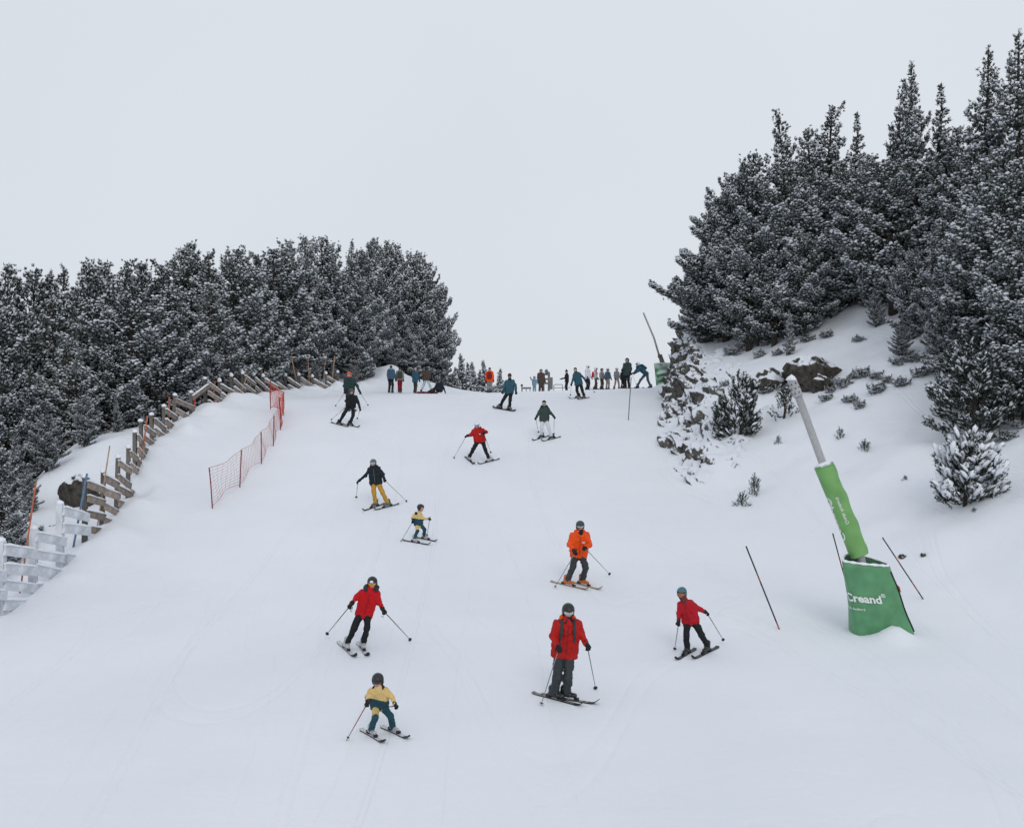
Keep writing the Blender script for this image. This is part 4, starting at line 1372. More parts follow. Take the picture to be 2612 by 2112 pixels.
S = dict(black=shell("black", (0.013, 0.015, 0.017)), white=shell("white", (0.70, 0.72, 0.75)), orange=shell("orange", (0.75, 0.06, 0.012)), teal=shell("teal", (0.045, 0.135, 0.17)),
         tan=shell("tan", (0.14, 0.125, 0.10)), slate=shell("slate", (0.035, 0.05, 0.06)), lightblue=shell("lightblue", (0.40, 0.55, 0.64)), maroon=shell("maroon", (0.09, 0.03, 0.03)),
         bootwhite=shell("boot_white", (0.42, 0.43, 0.44)), bootblack=shell("boot_black", (0.02, 0.022, 0.025)), bootorange=shell("boot_orange", (0.50, 0.13, 0.03)), bootgrey=shell("boot_grey", (0.09, 0.095, 0.10)))
LENS = dict(grey=plain("lens_pale", (0.45, 0.47, 0.48), 0.2, 0.25, 9), gold=plain("lens_gold", (0.60, 0.26, 0.045), 0.2, 0.35, 18), blue=plain("lens_blue", (0.14, 0.36, 0.46), 0.2, 0.25, 9),
            ice=plain("lens_ice", (0.36, 0.46, 0.52), 0.2, 0.2, 9), dark=plain("lens_dark", (0.03, 0.03, 0.035), 0.15, 0.2, 9), amber=plain("lens_amber", (0.30, 0.13, 0.04), 0.2, 0.3, 14))


def basis(f):
    """head frame: rows are right, forward, up"""
    f = np.array(f, float); f /= np.linalg.norm(f)
    r = np.cross(f, [0, 0, 1.0]); r /= np.linalg.norm(r)
    u = np.cross(r, f)
    return np.stack([r, f, u])


def person(J, st):
    """J: world joints; st: looks. Builds an Empty with body, clothing, helmet, gloves and boots"""
    k = st.get("k", 1.0)                        # overall size against a 1.75 m adult
    h = st.get("vox", 0.017)
    mid = (J["soL"] + J["soR"]) / 2
    root = empty("person", tuple(mid))
    tag(root, st["label"], "person", st.get("group"))
    j = {n: np.array(v) - mid for n, v in J.items() if n not in ("face",)}
    R = basis(J["face"])
    fwd = R[1]; up = R[2]
    hk = st.get("headk", 1.0) * k
    hc = j["head"]
    thick = st.get("bulk", 1.0) * k
    pel = (j["hipL"] + j["hipR"]) / 2
    spine = j["neck"] - pel; spine /= np.linalg.norm(spine)
    # --- continuous body
    b = SDF(.03 * k)
    b.ell(hc, R, np.array([.074, .092, .112]) * hk)
    b.ell(hc - up * .055 * hk + fwd * .028 * hk, R, np.array([.052, .062, .062]) * hk)
    b.limb(hc + fwd * .092 * hk - up * .005 * hk, hc + fwd * .105 * hk - up * .030 * hk, .010 * hk, .015 * hk, .012)
    for sgn in (-1, 1): b.ell(hc + R[0] * sgn * .076 * hk - up * .01 * hk, R, np.array([.012, .02, .03]) * hk, .008)
    b.limb(hc - up * .06 * hk, j["neck"], .055 * k, .06 * k)
    for s in "LR":
        b.limb(j["neck"], j["sh" + s], .05 * k, .032 * k); b.limb(j["sh" + s] * .8 + j["neck"] * .2 - spine * .05 * k, j["hip" + s], .055 * k, .055 * k)
        b.limb(j["sh" + s], j["el" + s], .032 * k, .030 * k); b.limb(j["el" + s], j["ha" + s], .030 * k, .022 * k)
        b.limb(j["hip" + s], j["kn" + s], .055 * k, .042 * k); b.limb(j["kn" + s], j["an" + s], .042 * k, .034 * k)
    mouth = hc + fwd * .09 * hk - up * .07 * hk

    def skinfn(c): return (np.linalg.norm((c - mouth) / np.array([.022, .03, .010]) / hk, axis=1) < 1).astype(int)
    add("body", b.mesh("body", max(h, .014), [M_SKIN, M_LIP], matfn=skinfn), root)
    # --- trousers
    t = SDF(.035 * k)
    flare = st.get("flare", 1.0)
    t.limb(j["hipL"], j["hipR"], .092 * thick, .092 * thick)
    t.limb(pel, pel + spine * .08 * k, .085 * thick, .08 * thick)
    for s in "LR":
        t.limb(j["hip" + s], j["kn" + s], .098 * thick, .078 * thick); t.limb(j["kn" + s], j["an" + s], .076 * thick, .070 * thick * flare)
    tm = st["pants"]
    if isinstance(tm, tuple):
        mats, fn = [C[tm[0]], C[tm[1]]], (lambda c: tm[2](c, j))
    else: mats, fn = C[tm], None
    add("trousers", t.mesh("trousers", h, mats, .012 * k, .13 * k, fn, st.get("seed", 1)), root)
    # --- jacket
    q = SDF(.04 * k)
    hem = pel - spine * st.get("hem", .03) * k
    w_ = st.get("chest", .110) * thick
    for s in "LR":
        hipx = j["hip" + s] + (j["hip" + s] - pel) * .12
        q.limb(j["sh" + s] * .82 + j["neck"] * .18 - spine * .04 * k, hipx - spine * .06 * k, w_, w_ * 1.16)
        q.limb(j["sh" + s], j["el" + s], .070 * thick, .062 * thick)
        q.limb(j["el" + s], j["ha" + s] * .90 + j["el" + s] * .10, .060 * thick, .050 * thick)
    q.limb(j["neck"] - spine * .06 * k, pel - spine * .08 * k, .112 * thick, .122 * thick)
    q.limb(j["neck"] - spine * .04 * k, j["neck"] + (hc - j["neck"]) * .30, .092 * k, .082 * k)
    q.plane(hem, -spine)
    jm = st["jacket"]
    if isinstance(jm, tuple):
        mats, fn = [C[jm[0]], C[jm[1]]], (lambda c: jm[2](c, j))
    else: mats, fn = C[jm], None
    jk = add("jacket", q.mesh("jacket", h, mats, .014 * k, .15 * k, fn, st.get("seed", 1) + 50), root)
    if h < .02:                                  # zip and collar details only where they can be seen
        fr = fwd * 1.0; fr = fr - spine * (fr @ spine); fr /= np.linalg.norm(fr)
        zp = MB()
        for a_ in np.linspace(.05, .90, 9):
            pass
        if st.get("zip"):
            c0 = j["neck"] * .92 + pel * .08; c1 = j["neck"] * .12 + pel * .88
            zp.tube([c0 + fr * .142 * thick, (c0 + c1) / 2 + fr * .155 * thick, c1 + fr * .152 * thick], .006 * k, 5)
            add("zip", zp.mesh("zip", C[st["zip"]], True), jk)
    if st.get("hood"):
        hd = SDF(.03 * k)
        bk = -fwd
        ha_ = st.get('hooda', 1.45)
        for a_ in np.linspace(-ha_, ha_, 9):
            c = j["neck"] + (hc - j["neck"]) * st.get("hoodup", .22) + (R[0] * math.sin(a_) * .118 + bk * math.cos(a_) * .105 - fwd * .0) * k
            c2 = j["neck"] + (hc - j["neck"]) * st.get("hoodup", .22) + (R[0] * math.sin(a_ + ha_ / 4) * .118 + bk * math.cos(a_ + ha_ / 4) * .105) * k
            if a_ < ha_ - .01: hd.limb(c, c2, st.get("hoodr", .045) * k, st.get("hoodr", .045) * k)
        add("hood", hd.mesh("hood", max(h, .012), C[st["hood"]], st.get("hoodn", .006), .05, None, 9), jk)
    # --- gloves with five fingers
    for s in "LR":
        a = j["ha" + s]; fd = a - j["el" + s]; fd /= (np.linalg.norm(fd) + 1e-6)
        g = SDF(.012 * k)
        pal = a + fd * .035 * k
        sdv = np.cross(fd, [0, 0, 1.0]); sdv = sdv / (np.linalg.norm(sdv) + 1e-6)
        nv_ = np.cross(sdv, fd)
        g.limb(a - fd * .05 * k, a, .056 * k, .046 * k)
        g.ell(pal, np.stack([sdv, fd, nv_]), np.array([.048, .058, .030]) * k)
        for i, (off, ln) in enumerate(((-.036, .044), (-.012, .052), (.013, .048), (.036, .036))):
            p0 = pal + sdv * off * k + fd * .042 * k; p1 = p0 + (fd * .55 - nv_ * .6) * ln * k; p2 = p1 + (-fd * .35 - nv_ * .8) * ln * .8 * k
            g.limb(p0, p1, .0165 * k, .0155 * k, .004); g.limb(p1, p2, .0155 * k, .014 * k, .004)
        sg = 1 if s == "L" else -1
        p0 = pal + sdv * .045 * sg * k - fd * .01 * k; p1 = p0 + (sdv * sg * .5 + fd * .7 - nv_ * .4) * .045 * k
        g.limb(p0, p1, .018 * k, .015 * k, .004); g.limb(p1, p1 + (fd * .3 - nv_ * .8) * .032 * k, .015 * k, .013 * k, .004)
        add("glove", g.mesh("glove", min(h, .012) if h < .02 else .018, C[st.get("gloves", "black")]), root)
    # --- boots
    for s in "LR":
        so, an, fd = j["so" + s], j["an" + s], np.array(st["foot" + s], float)
        fd = fd / np.linalg.norm(fd)
        g = SDF(.03 * k)
        lift = np.array([0, 0, .055 * k])
        sv = np.cross(fd, [0, 0, 1.0]); sv /= np.linalg.norm(sv)
        g.limb(so + lift - fd * .10 * k, so + lift * .95 + fd * .15 * k, .052 * k, .044 * k)
        g.limb(so + lift - fd * .08 * k, so + lift - fd * .06 * k + (an - so) * 1.0, .055 * k, .066 * k)
        g.limb(so + lift * 1.1 + fd * .02 * k, so + (an - so) * .9 + lift * .4, .052 * k, .060 * k)
        bm = st.get("boots", "bootblack")
        bo = add("boot", g.mesh("boot", min(h, .015) if h < .02 else .02, S[bm]), root)
        if h < .02:
            bu = MB()
            for z_, f_ in ((.28, .085), (.62, .075), (.9, .062)):
                c = so + lift * .8 + (an - so) * z_ * .85 + fd * (f_ - .03 * z_) * k
                bu.box(c, (.105 * k, .02 * k, .018 * k), np.stack([sv, fd, np.cross(sv, fd)]).T)
            add("buckle", bu.mesh("buckle", S["bootgrey"] if bm != "bootgrey" else M_ALU), bo)
    # --- head gear
    style = st.get("hat", "helmet")
    if style == "helmet":
        hg = SDF(.02)
        cc = hc + up * .030 * hk - fwd * .012 * hk
        hg.ell(cc, R, np.array([.116, .136, .118]) * hk)
        for sgn in (-1, 1): hg.ell(hc + R[0] * sgn * .088 * hk - up * .035 * hk - fwd * .02 * hk, R, np.array([.026, .055, .06]) * hk, .02)
        hg.limb(hc + fwd * .10 * hk + up * .072 * hk, hc + fwd * .118 * hk + up * .062 * hk, .022 * hk, .012 * hk)

        def cutface(X, D):
            Q = (X - hc) @ R.T
            face = np.maximum(np.maximum(-(Q[..., 1] - .018 * hk), Q[..., 2] - .052 * hk), np.abs(Q[..., 0]) - .088 * hk)
            D = np.maximum(D, -face)
            return np.maximum(D, -(Q[..., 2] + .085 * hk))
        he = add("helmet", hg.mesh("helmet", min(h, .013) if h < .02 else .016, S[st["helmet"]], extra=cutface), root)
        if st.get("badge"):
            g = SDF(.01); c = cc + fwd * .118 * hk + up * .058 * hk
            g.ell(c, R, np.array([.045, .020, .038]) * hk)
            add("badge", g.mesh("badge", .009, S["white"]), he)
    elif style == "beanie":
        hg = SDF(.02)
        hg.ell(hc + up * .045 * hk - fwd * .008 * hk, R, np.array([.096, .112, .105]) * hk)
        if st.get("pointed"): hg.limb(hc + up * .12 * hk, hc + up * .20 * hk, .05 * hk, .025 * hk)
        hg.plane(hc + up * .030 * hk, -up)
        add("beanie", hg.mesh("beanie", min(h, .014), C[st.get("beanie", "black")], .003, .03), root)
    elif style == "bare":
        hg = SDF(.02)
        hg.ell(hc + up * .02 * hk - fwd * .02 * hk, R, np.array([.085, .098, .11]) * hk)

        def cutf(X, D):
            Q = (X - hc) @ R.T
            return np.maximum(D, np.minimum(Q[..., 1] - .03 * hk, -(Q[..., 2] - .05 * hk)) * 1.0)
        add("hair", hg.mesh("hair", h, C["olive"], .003, .02, extra=cutf), root)
    if st.get("lens"):
        gz_ = st.get("lensz", .016)
        gg = SDF(.02)
        gg.ell(hc + up * gz_ * hk, R, np.array([.098, .112, .112]) * hk)

        def band(half, front, lo):
            def fn(X, D):
                Q = (X - hc) @ R.T
                d = np.maximum(np.abs(Q[..., 2] - gz_ * hk) - half * hk, -(Q[..., 1] - front * hk))
                return np.maximum(D, d)
            return fn
        gm = add("goggles", gg.mesh("goggles", min(h, .010) if h < .02 else .015, C["black"], extra=band(.036, .020, 0)), root)
        g2 = SDF(.02); g2.ell(hc + up * gz_ * hk, R, np.array([.100, .121, .114]) * hk)
        add("lens", g2.mesh("lens", min(h, .010) if h < .02 else .015, LENS[st["lens"]], extra=band(st.get("lensh", .030), .045, 0)), gm)
    if st.get("mask"):
        g = SDF(.03)
        g.limb(hc - up * .07 * hk + fwd * .02 * hk, j["neck"] + fwd * .03 * k, .072 * hk, .085 * k)
        add("neck_warmer", g.mesh("neck_warmer", min(h, .014), C[st["mask"]], .003, .04), root)
    if st.get("pack"):
        g = SDF(.04 * k)
        bk = -fwd + spine * (fwd @ spine); bk /= np.linalg.norm(bk)
        c0 = j["neck"] - spine * .10 * k + bk * .20 * k; c1 = j["neck"] - spine * .40 * k + bk * .21 * k
        for sgn in (-1, 1): g.limb(c0 + R[0] * sgn * .07 * k, c1 + R[0] * sgn * .08 * k, .085 * k, .095 * k)
        bp_ = add("backpack", g.mesh("backpack", max(h, .016), C[st["pack"]], .005, .1), root)
        for s in "LR":
            g = SDF(.01)
            c = j["sh" + s] * .62 + j["neck"] * .38
            up_ = c + spine * .085 * thick
            g.limb(up_ + bk * .1 * k, up_ + fwd * .05 * k, .024 * k, .026 * k)
            g.limb(up_ + fwd * .05 * k, c - spine * .10 * k + fwd * .140 * thick, .032 * k, .030 * k)
            g.limb(c - spine * .10 * k + fwd * .140 * thick, c - spine * .28 * k + fwd * .140 * thick + (j["sh" + s] - j["neck"]) * .15, .026 * k, .015 * k)
            add("strap", g.mesh("strap", max(h * .75, .011), C[st["pack"]]), bp_)
    if st.get("bib"):
        bb = MB(); c = pel * .30 + j["neck"] * .70 + fwd * .135 * thick + (j["shR"] - j["neck"]) * .5
        bb.box(c, (.07 * k, .02, .03 * k), R.T)
        add("chest_mark", bb.mesh("chest_mark", C[st["bib"]]), jk)
    return root, mid


def ski_mesh(L, w, mats):
    n = 22
    V, F, mi = [], [], []
    for i in range(n):
        t = i / (n - 1)
        wd = w * (1 + .35 * (2 * t - 1) ** 2) * (1 - max(0, (t - .93) / .07) ** 2 * .75) * (1 - max(0, (.05 - t) / .05) * .25)
        z = .012 + .11 * max(0, (t - .86) / .14) ** 1.7 * min(1, L / 1.3) + .02 * max(0, (.05 - t) / .05)
        th = .016
        for a, b in ((-1, 0), (1, 0), (1, 1), (-1, 1)): V.append(((t - .45) * L, a * wd / 2, z + b * th))
    for i in range(n - 1):
        a = i * 4; b = a + 4
        F += [(a, b, b + 1, a + 1), (a + 3, a + 2, b + 2, b + 3), (a, a + 3, b + 3, b), (a + 1, b + 1, b + 2, a + 2)]
        top = 0 if i < n - 5 else 1
        mi += [1, top, 1, 1]
    F += [(0, 1, 2, 3), ((n - 1) * 4 + 3, (n - 1) * 4 + 2, (n - 1) * 4 + 1, (n - 1) * 4)]; mi += [1, 1]
    return make_mesh("ski", V, F, mats, mi)


SKI = dict(white=[plain("ski_white", (0.52, 0.53, 0.56), .35, .12, 9), M_BLACK], dark=[plain("ski_dark", (0.03, 0.032, 0.036), .35, .2, 9), M_BLACK],
           grey=[plain("ski_grey", (0.17, 0.165, 0.16), .35, .25, 12), M_BLACK], yellow=[plain("ski_yellow", (0.40, 0.36, 0.20), .35, .2, 9), plain("ski_yellow_edge", (0.22, 0.19, 0.12), .4, .2, 9)])


def put_ski(tail, tip, sole, look, label, group, k=1.0, minL=1.15):
    """lay a ski on the snow through the boot, along the line the photograph shows"""
    a, b = hit(*tail), hit(*tip)
    d = b[:2] - a[:2]; L = np.linalg.norm(d); d /= L
    t = float(np.clip((sole[:2] - a[:2]) @ d / L, .3, .65))
    L = float(np.clip(L, minL * k, 1.75 * k))
    c = sole[:2] - d * 0.0
    p0 = c - d * L * .45; p1 = c + d * L * .5
    z0, z1 = gz(*p0), gz(*p1)
    pitch = math.atan2(z1 - z0, np.linalg.norm(p1 - p0))
    r = empty("ski", (float(c[0]), float(c[1]), gz(*c) - .006))
    R_ = Matrix.Rotation(math.atan2(d[1], d[0]), 3, 'Z') @ Matrix.Rotation(-pitch, 3, 'Y')
    r.rotation_euler = R_.to_euler()
    add("blade", ski_mesh(L, .082 * min(1, .75 + .25 * k), SKI[look]), r)
    m = MB(); m.box((-.16 * k, 0, .055), (.09 * k, .06, .05)); add("heel_binding", m.mesh("heel_binding", M_BLACK), r)
    m = MB(); m.box((.18 * k, 0, .05), (.08 * k, .065, .04)); add("toe_binding", m.mesh("toe_binding", M_BLACK), r)
    tag(r, label, "ski", group)
    return np.array([d[0], d[1], math.tan(pitch)])


def put_pole(hand, el, tip, Y0, label, mat, k=1.0, Yt=None, grip=M_BLACK, strap=False):
    if Yt is None:
        g = hit(*tip)
        Yt = float(np.clip(g[1], Y0 - .9, Y0 + .7))
    e = at(tip[0], tip[1], Yt)
    e[2] = max(e[2], gz(e[0], e[1]) - .03)
    d = e - hand; L = np.linalg.norm(d); d /= L
    fd = hand - el; fd /= np.linalg.norm(fd)
    top = hand + fd * .045 * k - d * .07
    base = e
    r = empty("ski_pole", tuple(base))
    m = MB(); m.tube([top - base, (top + e) / 2 - base, np.zeros(3)], [.0095, .009, .005], 7); add("shaft", m.mesh("shaft", mat, True), r)
    m = MB(); m.tube([top - base - d * .015, top + d * .03 - base, top + d * .13 - base], [.021, .016, .018], 8); add("grip", m.mesh("grip", grip, True), r)
    bc = e - d * .06 - base
    m = MB(); m.tube([bc - d * .012, bc, bc + d * .010], [.012, .042 * min(1, k + .1), .012], 10); add("basket", m.mesh("basket", M_BLACK, True), r)
    if strap:
        m = MB(); s0 = top - base + d * .02
        m.tube([s0, s0 + np.array([.03, -.03, -.06]), s0 + np.array([.015, -.04, -.15]), s0 + np.array([-.02, -.03, -.12])], .008, 5); add("strap", m.mesh("strap", M_BLACK, True), r)
    tag(r, label, "ski pole")


def skier(d, st, equip=True):
    """d holds joint pixels of one skier in the photograph (L = left in the picture); depth comes from where the boots meet the snow"""
    sL, sR = hit(*d["soL"]), hit(*d["soR"])
    Y = (sL[1] + sR[1]) / 2
    if abs(sL[1] - sR[1]) > 0.7:
        m_ = (sL[1] + sR[1]) / 2; sL[1] = np.clip(sL[1], m_ - .35, m_ + .35); sR[1] = np.clip(sR[1], m_ - .35, m_ + .35)
        sL[0] = (d["soL"][0] - CX) * sL[1] / FPX; sR[0] = (d["soR"][0] - CX) * sR[1] / FPX
        sL[2] = gz(sL[0], sL[1]); sR[2] = gz(sR[0], sR[1])
    k = st.get("k", 1.0)
    dy = dict(head=-.06, neck=-.02, shL=0, shR=0, elL=-.02, elR=-.02, haL=-.22, haR=-.22, hipL=.06, hipR=.06, knL=-.13, knR=-.13)
    dy.update(st.get("dy", {}))
    J = {"soL": sL + np.array([0, 0, .045]), "soR": sR + np.array([0, 0, .045])}
    for n in ("head", "shL", "shR", "elL", "elR", "haL", "haR", "hipL", "hipR", "knL", "knR"):
        J[n] = at(d[n][0], d[n][1], Y + dy[n] * k)
    for s in "LR":
        sy = J["so" + s][1]
        J["an" + s] = at(d["an" + s][0], d["an" + s][1], sy + .0)
        J["kn" + s] = at(d["kn" + s][0], d["kn" + s][1], (sy + Y) / 2 + dy["kn" + s] * k)
    J["neck"] = (J["shL"] + J["shR"]) / 2 * .72 + J["head"] * .28 + np.array([0, dy["neck"], 0])
    J["face"] = np.array(st.get("face", (0, -1, -.18)), float)
    who = st["who"]
    st.setdefault("footL", (0, -1, -.1)); st.setdefault("footR", (0, -1, -.1))
    if equip and "skL" in d:
        for s, w in (("L", "left"), ("R", "right")):
            f = put_ski(d["sk" + s][0], d["sk" + s][1], J["so" + s], st.get("ski", "dark"), "%s-hand ski of %s" % (w, who), None, k)
            st["foot" + s] = f
            J["so" + s] = J["so" + s] + np.array([0, 0, .0])
    if "board" in d:
        a, b = hit(*d["board"][0]), hit(*d["board"][1])
        dd = (b - a)[:2]; Lb = np.linalg.norm(dd); dd /= Lb
        c = (J["soL"] + J["soR"])[:2] / 2
        r = empty("snowboard", (float(c[0]), float(c[1]), gz(*c) + .006))
        pit = math.atan2(gz(*(c + dd * .6)) - gz(*(c - dd * .6)), 1.2)
        r.rotation_euler = (Matrix.Rotation(math.atan2(dd[1], dd[0]), 3, 'Z') @ Matrix.Rotation(-pit, 3, 'Y')).to_euler()
        n = 24; V, F = [], []
        for i in range(n):
            t = i / (n - 1); e_ = max(0, abs(2 * t - 1) - .8) / .2
            wd = .27 * (1 - .9 * e_ ** 2.2); z = .015 + .07 * e_ ** 1.6
            for p_, q_ in ((-1, 0), (1, 0), (1, 1), (-1, 1)): V.append(((t - .5) * 1.5, p_ * wd / 2, z + q_ * .014))
        for i in range(n - 1):
            a_ = i * 4; b_ = a_ + 4
            F += [(a_, b_, b_ + 1, a_ + 1), (a_ + 3, a_ + 2, b_ + 2, b_ + 3), (a_, a_ + 3, b_ + 3, b_), (a_ + 1, b_ + 1, b_ + 2, a_ + 2)]
        F += [(0, 1, 2, 3), ((n - 1) * 4 + 3, (n - 1) * 4 + 2, (n - 1) * 4 + 1, (n - 1) * 4)]
        add("deck", make_mesh("deck", V, F, SKI["dark"][0]), r)
        for s in (-.26, .26):
            m = MB(); m.box((s, 0, .045), (.12, .22, .03)); m.box((s, .09, .10), (.10, .03, .12)); add("binding", m.mesh("binding", M_BLACK), r)
        tag(r, "dark snowboard under " + who, "snowboard")
        st["footL"] = st["footR"] = (-dd[1] * .9 * (1 if dd[0] < 0 else -1) * -1, -abs(dd[0]), -.1)
    person(J, st)
    for s, w in (("L", "left"), ("R", "right")):
        if "po" + s in d:
            put_pole(J["ha" + s], J["el" + s], d["po" + s], Y, "%s-hand ski pole held by %s" % (w, who), st.get("polemat", M_ALU), k, st.get("Yt" + s, None) and Y + st["Yt" + s], M_BLACK, st.get("straps", False))
    return J


def zj(j, c, a, b):
    return (c - j[a]) @ (j[b] - j[a]) / np.dot(j[b] - j[a], j[b] - j[a])


# red man with rucksack
skier(dict(head=(1449.6, 1559), shL=(1421, 1592), shR=(1473, 1592), elL=(1410, 1625), elR=(1485, 1620), haL=(1424, 1649), haR=(1496, 1643), hipL=(1426, 1672), hipR=(1453, 1672),
           knL=(1421, 1727), knR=(1449, 1726), anL=(1414.6, 1764), anR=(1446, 1763), soL=(1417, 1786), soR=(1447, 1785), skL=((1375, 1778), (1467, 1802)), skR=((1414, 1776), (1509, 1793)),
           poL=(1379, 1801), poR=(1520, 1759)),
      dict(label="tall person skiing in a red jacket and grey trousers with rucksack straps", who="the tall red-jacketed skier with rucksack straps", jacket="red", pants="charcoal", helmet="black", zip="darkred",
           lens="grey", pack="charcoal", hood="orange", ski="grey", boots="bootblack", hem=.03, bulk=1.04, vox=.0145, seed=3, mask="black", face=(.10, -1, -.42), flare=1.15, hoodr=.04, dy=dict(haL=-.30, haR=-.15)))
# woman in bright red with fur hood
skier(dict(head=(949.7, 1487), shL=(926, 1509), shR=(963, 1513), elL=(909, 1524), elR=(968, 1537), haL=(896, 1541), haR=(977, 1555), hipL=(918, 1568), hipR=(938, 1568),
           knL=(903, 1602), knR=(936, 1603), anL=(887, 1637), anR=(928, 1637), soL=(883, 1657), soR=(925, 1657), skL=((861, 1636), (906, 1678)), skR=((914, 1644), (938, 1679)),
           poL=(832, 1619), poR=(1049, 1634)),
      dict(label="person skiing in a bright red jacket with dark fur hood and black trousers", who="the skier in bright red with a fur hood", jacket="bright_red", pants="black", helmet="black", zip="darkred", badge=True,
           lens="gold", hood="fur", hoodr=.055, hoodn=.016, hooda=1.95, hoodup=.30, ski="white", boots="bootwhite", hem=.06, bulk=.90, chest=.098, k=.93, vox=.0145, seed=5, face=(.0, -1, -.38), polemat=M_BLACK, straps=True))
# child in ochre and teal, lowest on the slope
chest_o = lambda c, j: (zj(j, c, "hipL", "neck") + .28 * (c[:, 0] - j["neck"][0]) < .52).astype(int)


def thigh_patch(c, j):
    t = (c - j["hipL"]) @ (j["knL"] - j["hipL"]) / np.dot(j["knL"] - j["hipL"], j["knL"] - j["hipL"])
    return ((t > .30) & (t < 1.0) & (np.linalg.norm(c - (j["hipL"] + np.outer(np.clip(t, 0, 1), j["knL"] - j["hipL"])), axis=1) < .11)).astype(int)


skier(dict(head=(963.5, 1736), shL=(947, 1762), shR=(985, 1760), elL=(938, 1776), elR=(999, 1777), haL=(937, 1791), haR=(1008, 1797), hipL=(958, 1803), hipR=(977, 1803),
           knL=(957.5, 1828), knR=(996, 1826), anL=(947, 1858), anR=(1002, 1852), soL=(948, 1879), soR=(1005, 1871), skL=((922, 1868), (972, 1896)), skR=((982, 1861), (1033, 1886)),
           poL=(883, 1889), poR=(985, 1803)),
      dict(label="small child skiing in an ochre and teal suit, lowest on the slope", who="the lowest child in ochre and teal", jacket=("ochre", "teal", chest_o), pants=("teal", "ochre", thigh_patch), helmet="black",
           lens="dark", hood="navy", hoodr=.05, hooda=1.25, hoodup=-.05, ski="white", boots="bootwhite", hem=.02, k=.66, headk=1.30, bulk=1.02, vox=.0125, seed=7, face=(-.05, -1, -.30), polemat=M_REDP, YtR=.75, flare=1.1,
           dy=dict(knL=-.20, knR=-.20, hipL=.12, hipR=.12)))
# orange jacket
skier(dict(head=(1480, 1342), shL=(1460, 1366), shR=(1497, 1364), elL=(1452, 1389), elR=(1505, 1390), haL=(1466, 1406), haR=(1493, 1396), hipL=(1467, 1418), hipR=(1485, 1418),
           knL=(1461, 1447), knR=(1494, 1447), anL=(1449, 1477), anR=(1487, 1475), soL=(1449, 1494), soR=(1488, 1493), skL=((1409, 1488), (1508, 1510)), skR=((1461, 1487), (1540, 1509)),
           poL=(1414, 1500), poR=(1557, 1466)),
      dict(label="person skiing in an orange jacket and orange boots", who="the skier in the orange jacket", jacket="orange", pants="charcoal", zip="darkred", bib="white", helmet="slate", lens="grey", lensh=.022, mask="black", ski="yellow",
           boots="bootorange", hem=.03, bulk=1.03, k=.97, vox=.0155, seed=11, face=(.05, -1, -.25), hood="orange", hoodup=.1, flare=1.1, dy=dict(haL=-.34, haR=-.36, elL=-.08, elR=-.10)))
# child in red at the right
skier(dict(head=(1739, 1513), shL=(1736, 1541), shR=(1763, 1537), elL=(1731.5, 1563), elR=(1781, 1551), haL=(1731, 1585), haR=(1800, 1561), hipL=(1754, 1588), hipR=(1773, 1588),
           knL=(1751, 1620), knR=(1790, 1619), anL=(1752, 1650), anR=(1803, 1645), soL=(1751, 1670), soR=(1802, 1666), skL=((1772, 1657), (1727, 1683)), skR=((1836, 1647), (1770, 1679)),
           poL=(1720.5, 1659), poR=(1847, 1635)),
      dict(label="child skiing in a red jacket and teal helmet near the green lance", who="the red-jacketed child in a teal helmet", jacket="crimson", pants="black", zip="darkred", helmet="teal", lens="amber", lensh=.034, lensz=-.005, mask="maroon",
           ski="dark", boots="bootblack", hem=.03, k=.82, headk=1.10, vox=.014, seed=13, face=(-.45, -1, -.12), dy=dict(haR=.15, elR=.05)))
# mustard trousers
skier(dict(head=(952, 1181), shL=(944, 1196), shR=(966, 1195), elL=(932, 1213), elR=(976.5, 1210), haL=(915, 1227), haR=(980, 1222), hipL=(952, 1234), hipR=(966, 1234),
           knL=(953.7, 1257), knR=(976, 1257), anL=(957.5, 1281), anR=(987.5, 1281), soL=(956, 1294), soR=(989, 1294), skL=((971, 1287), (928, 1303)), skR=((1018, 1285.5), (954, 1303)),
           poL=(908.6, 1270), poR=(1039, 1280)),
      dict(label="person skiing in a black jacket and mustard yellow trousers", who="the skier in mustard trousers", jacket="navy", pants="mustard", helmet="tan", lens="ice", lensh=.034, zip="grey", hood="navy", hoodup=.12,
           ski="dark", boots="bootgrey", hem=.02, k=.92, bulk=.97, vox=.016, seed=17, face=(-.05, -1, -.2)))
# second child, half way up
skier(dict(head=(1073.5, 1296), shL=(1057, 1314), shR=(1073, 1313), elL=(1052.5, 1321), elR=(1080, 1323), haL=(1053, 1328), haR=(1094, 1323.5), hipL=(1063, 1338), hipR=(1072, 1338),
           knL=(1065, 1353), knR=(1083, 1350), anL=(1057.5, 1371), anR=(1082, 1366), soL=(1059, 1384), soR=(1085, 1377), skL=((1026.6, 1380), (1098, 1392.6)), skR=((1067, 1375), (1121, 1386)),
           poL=(1021, 1383), poR=(1089, 1367)),
      dict(label="small child skiing in an ochre and teal suit, turned sideways half way up", who="the sideways child in ochre and teal", jacket=("ochre", "teal", lambda c, j: (zj(j, c, "hipL", "neck") < .56).astype(int)),
           pants=("teal", "ochre", thigh_patch), helmet="black", lens=None, hood="navy", hoodr=.05, hooda=1.25, hoodup=-.05, ski="dark", boots="bootwhite", k=.66, headk=1.28, vox=.0135, seed=19, face=(.95, -.45, -.1),
           dy=dict(haL=-.1, haR=-.15, knL=-.05, knR=-.05)))
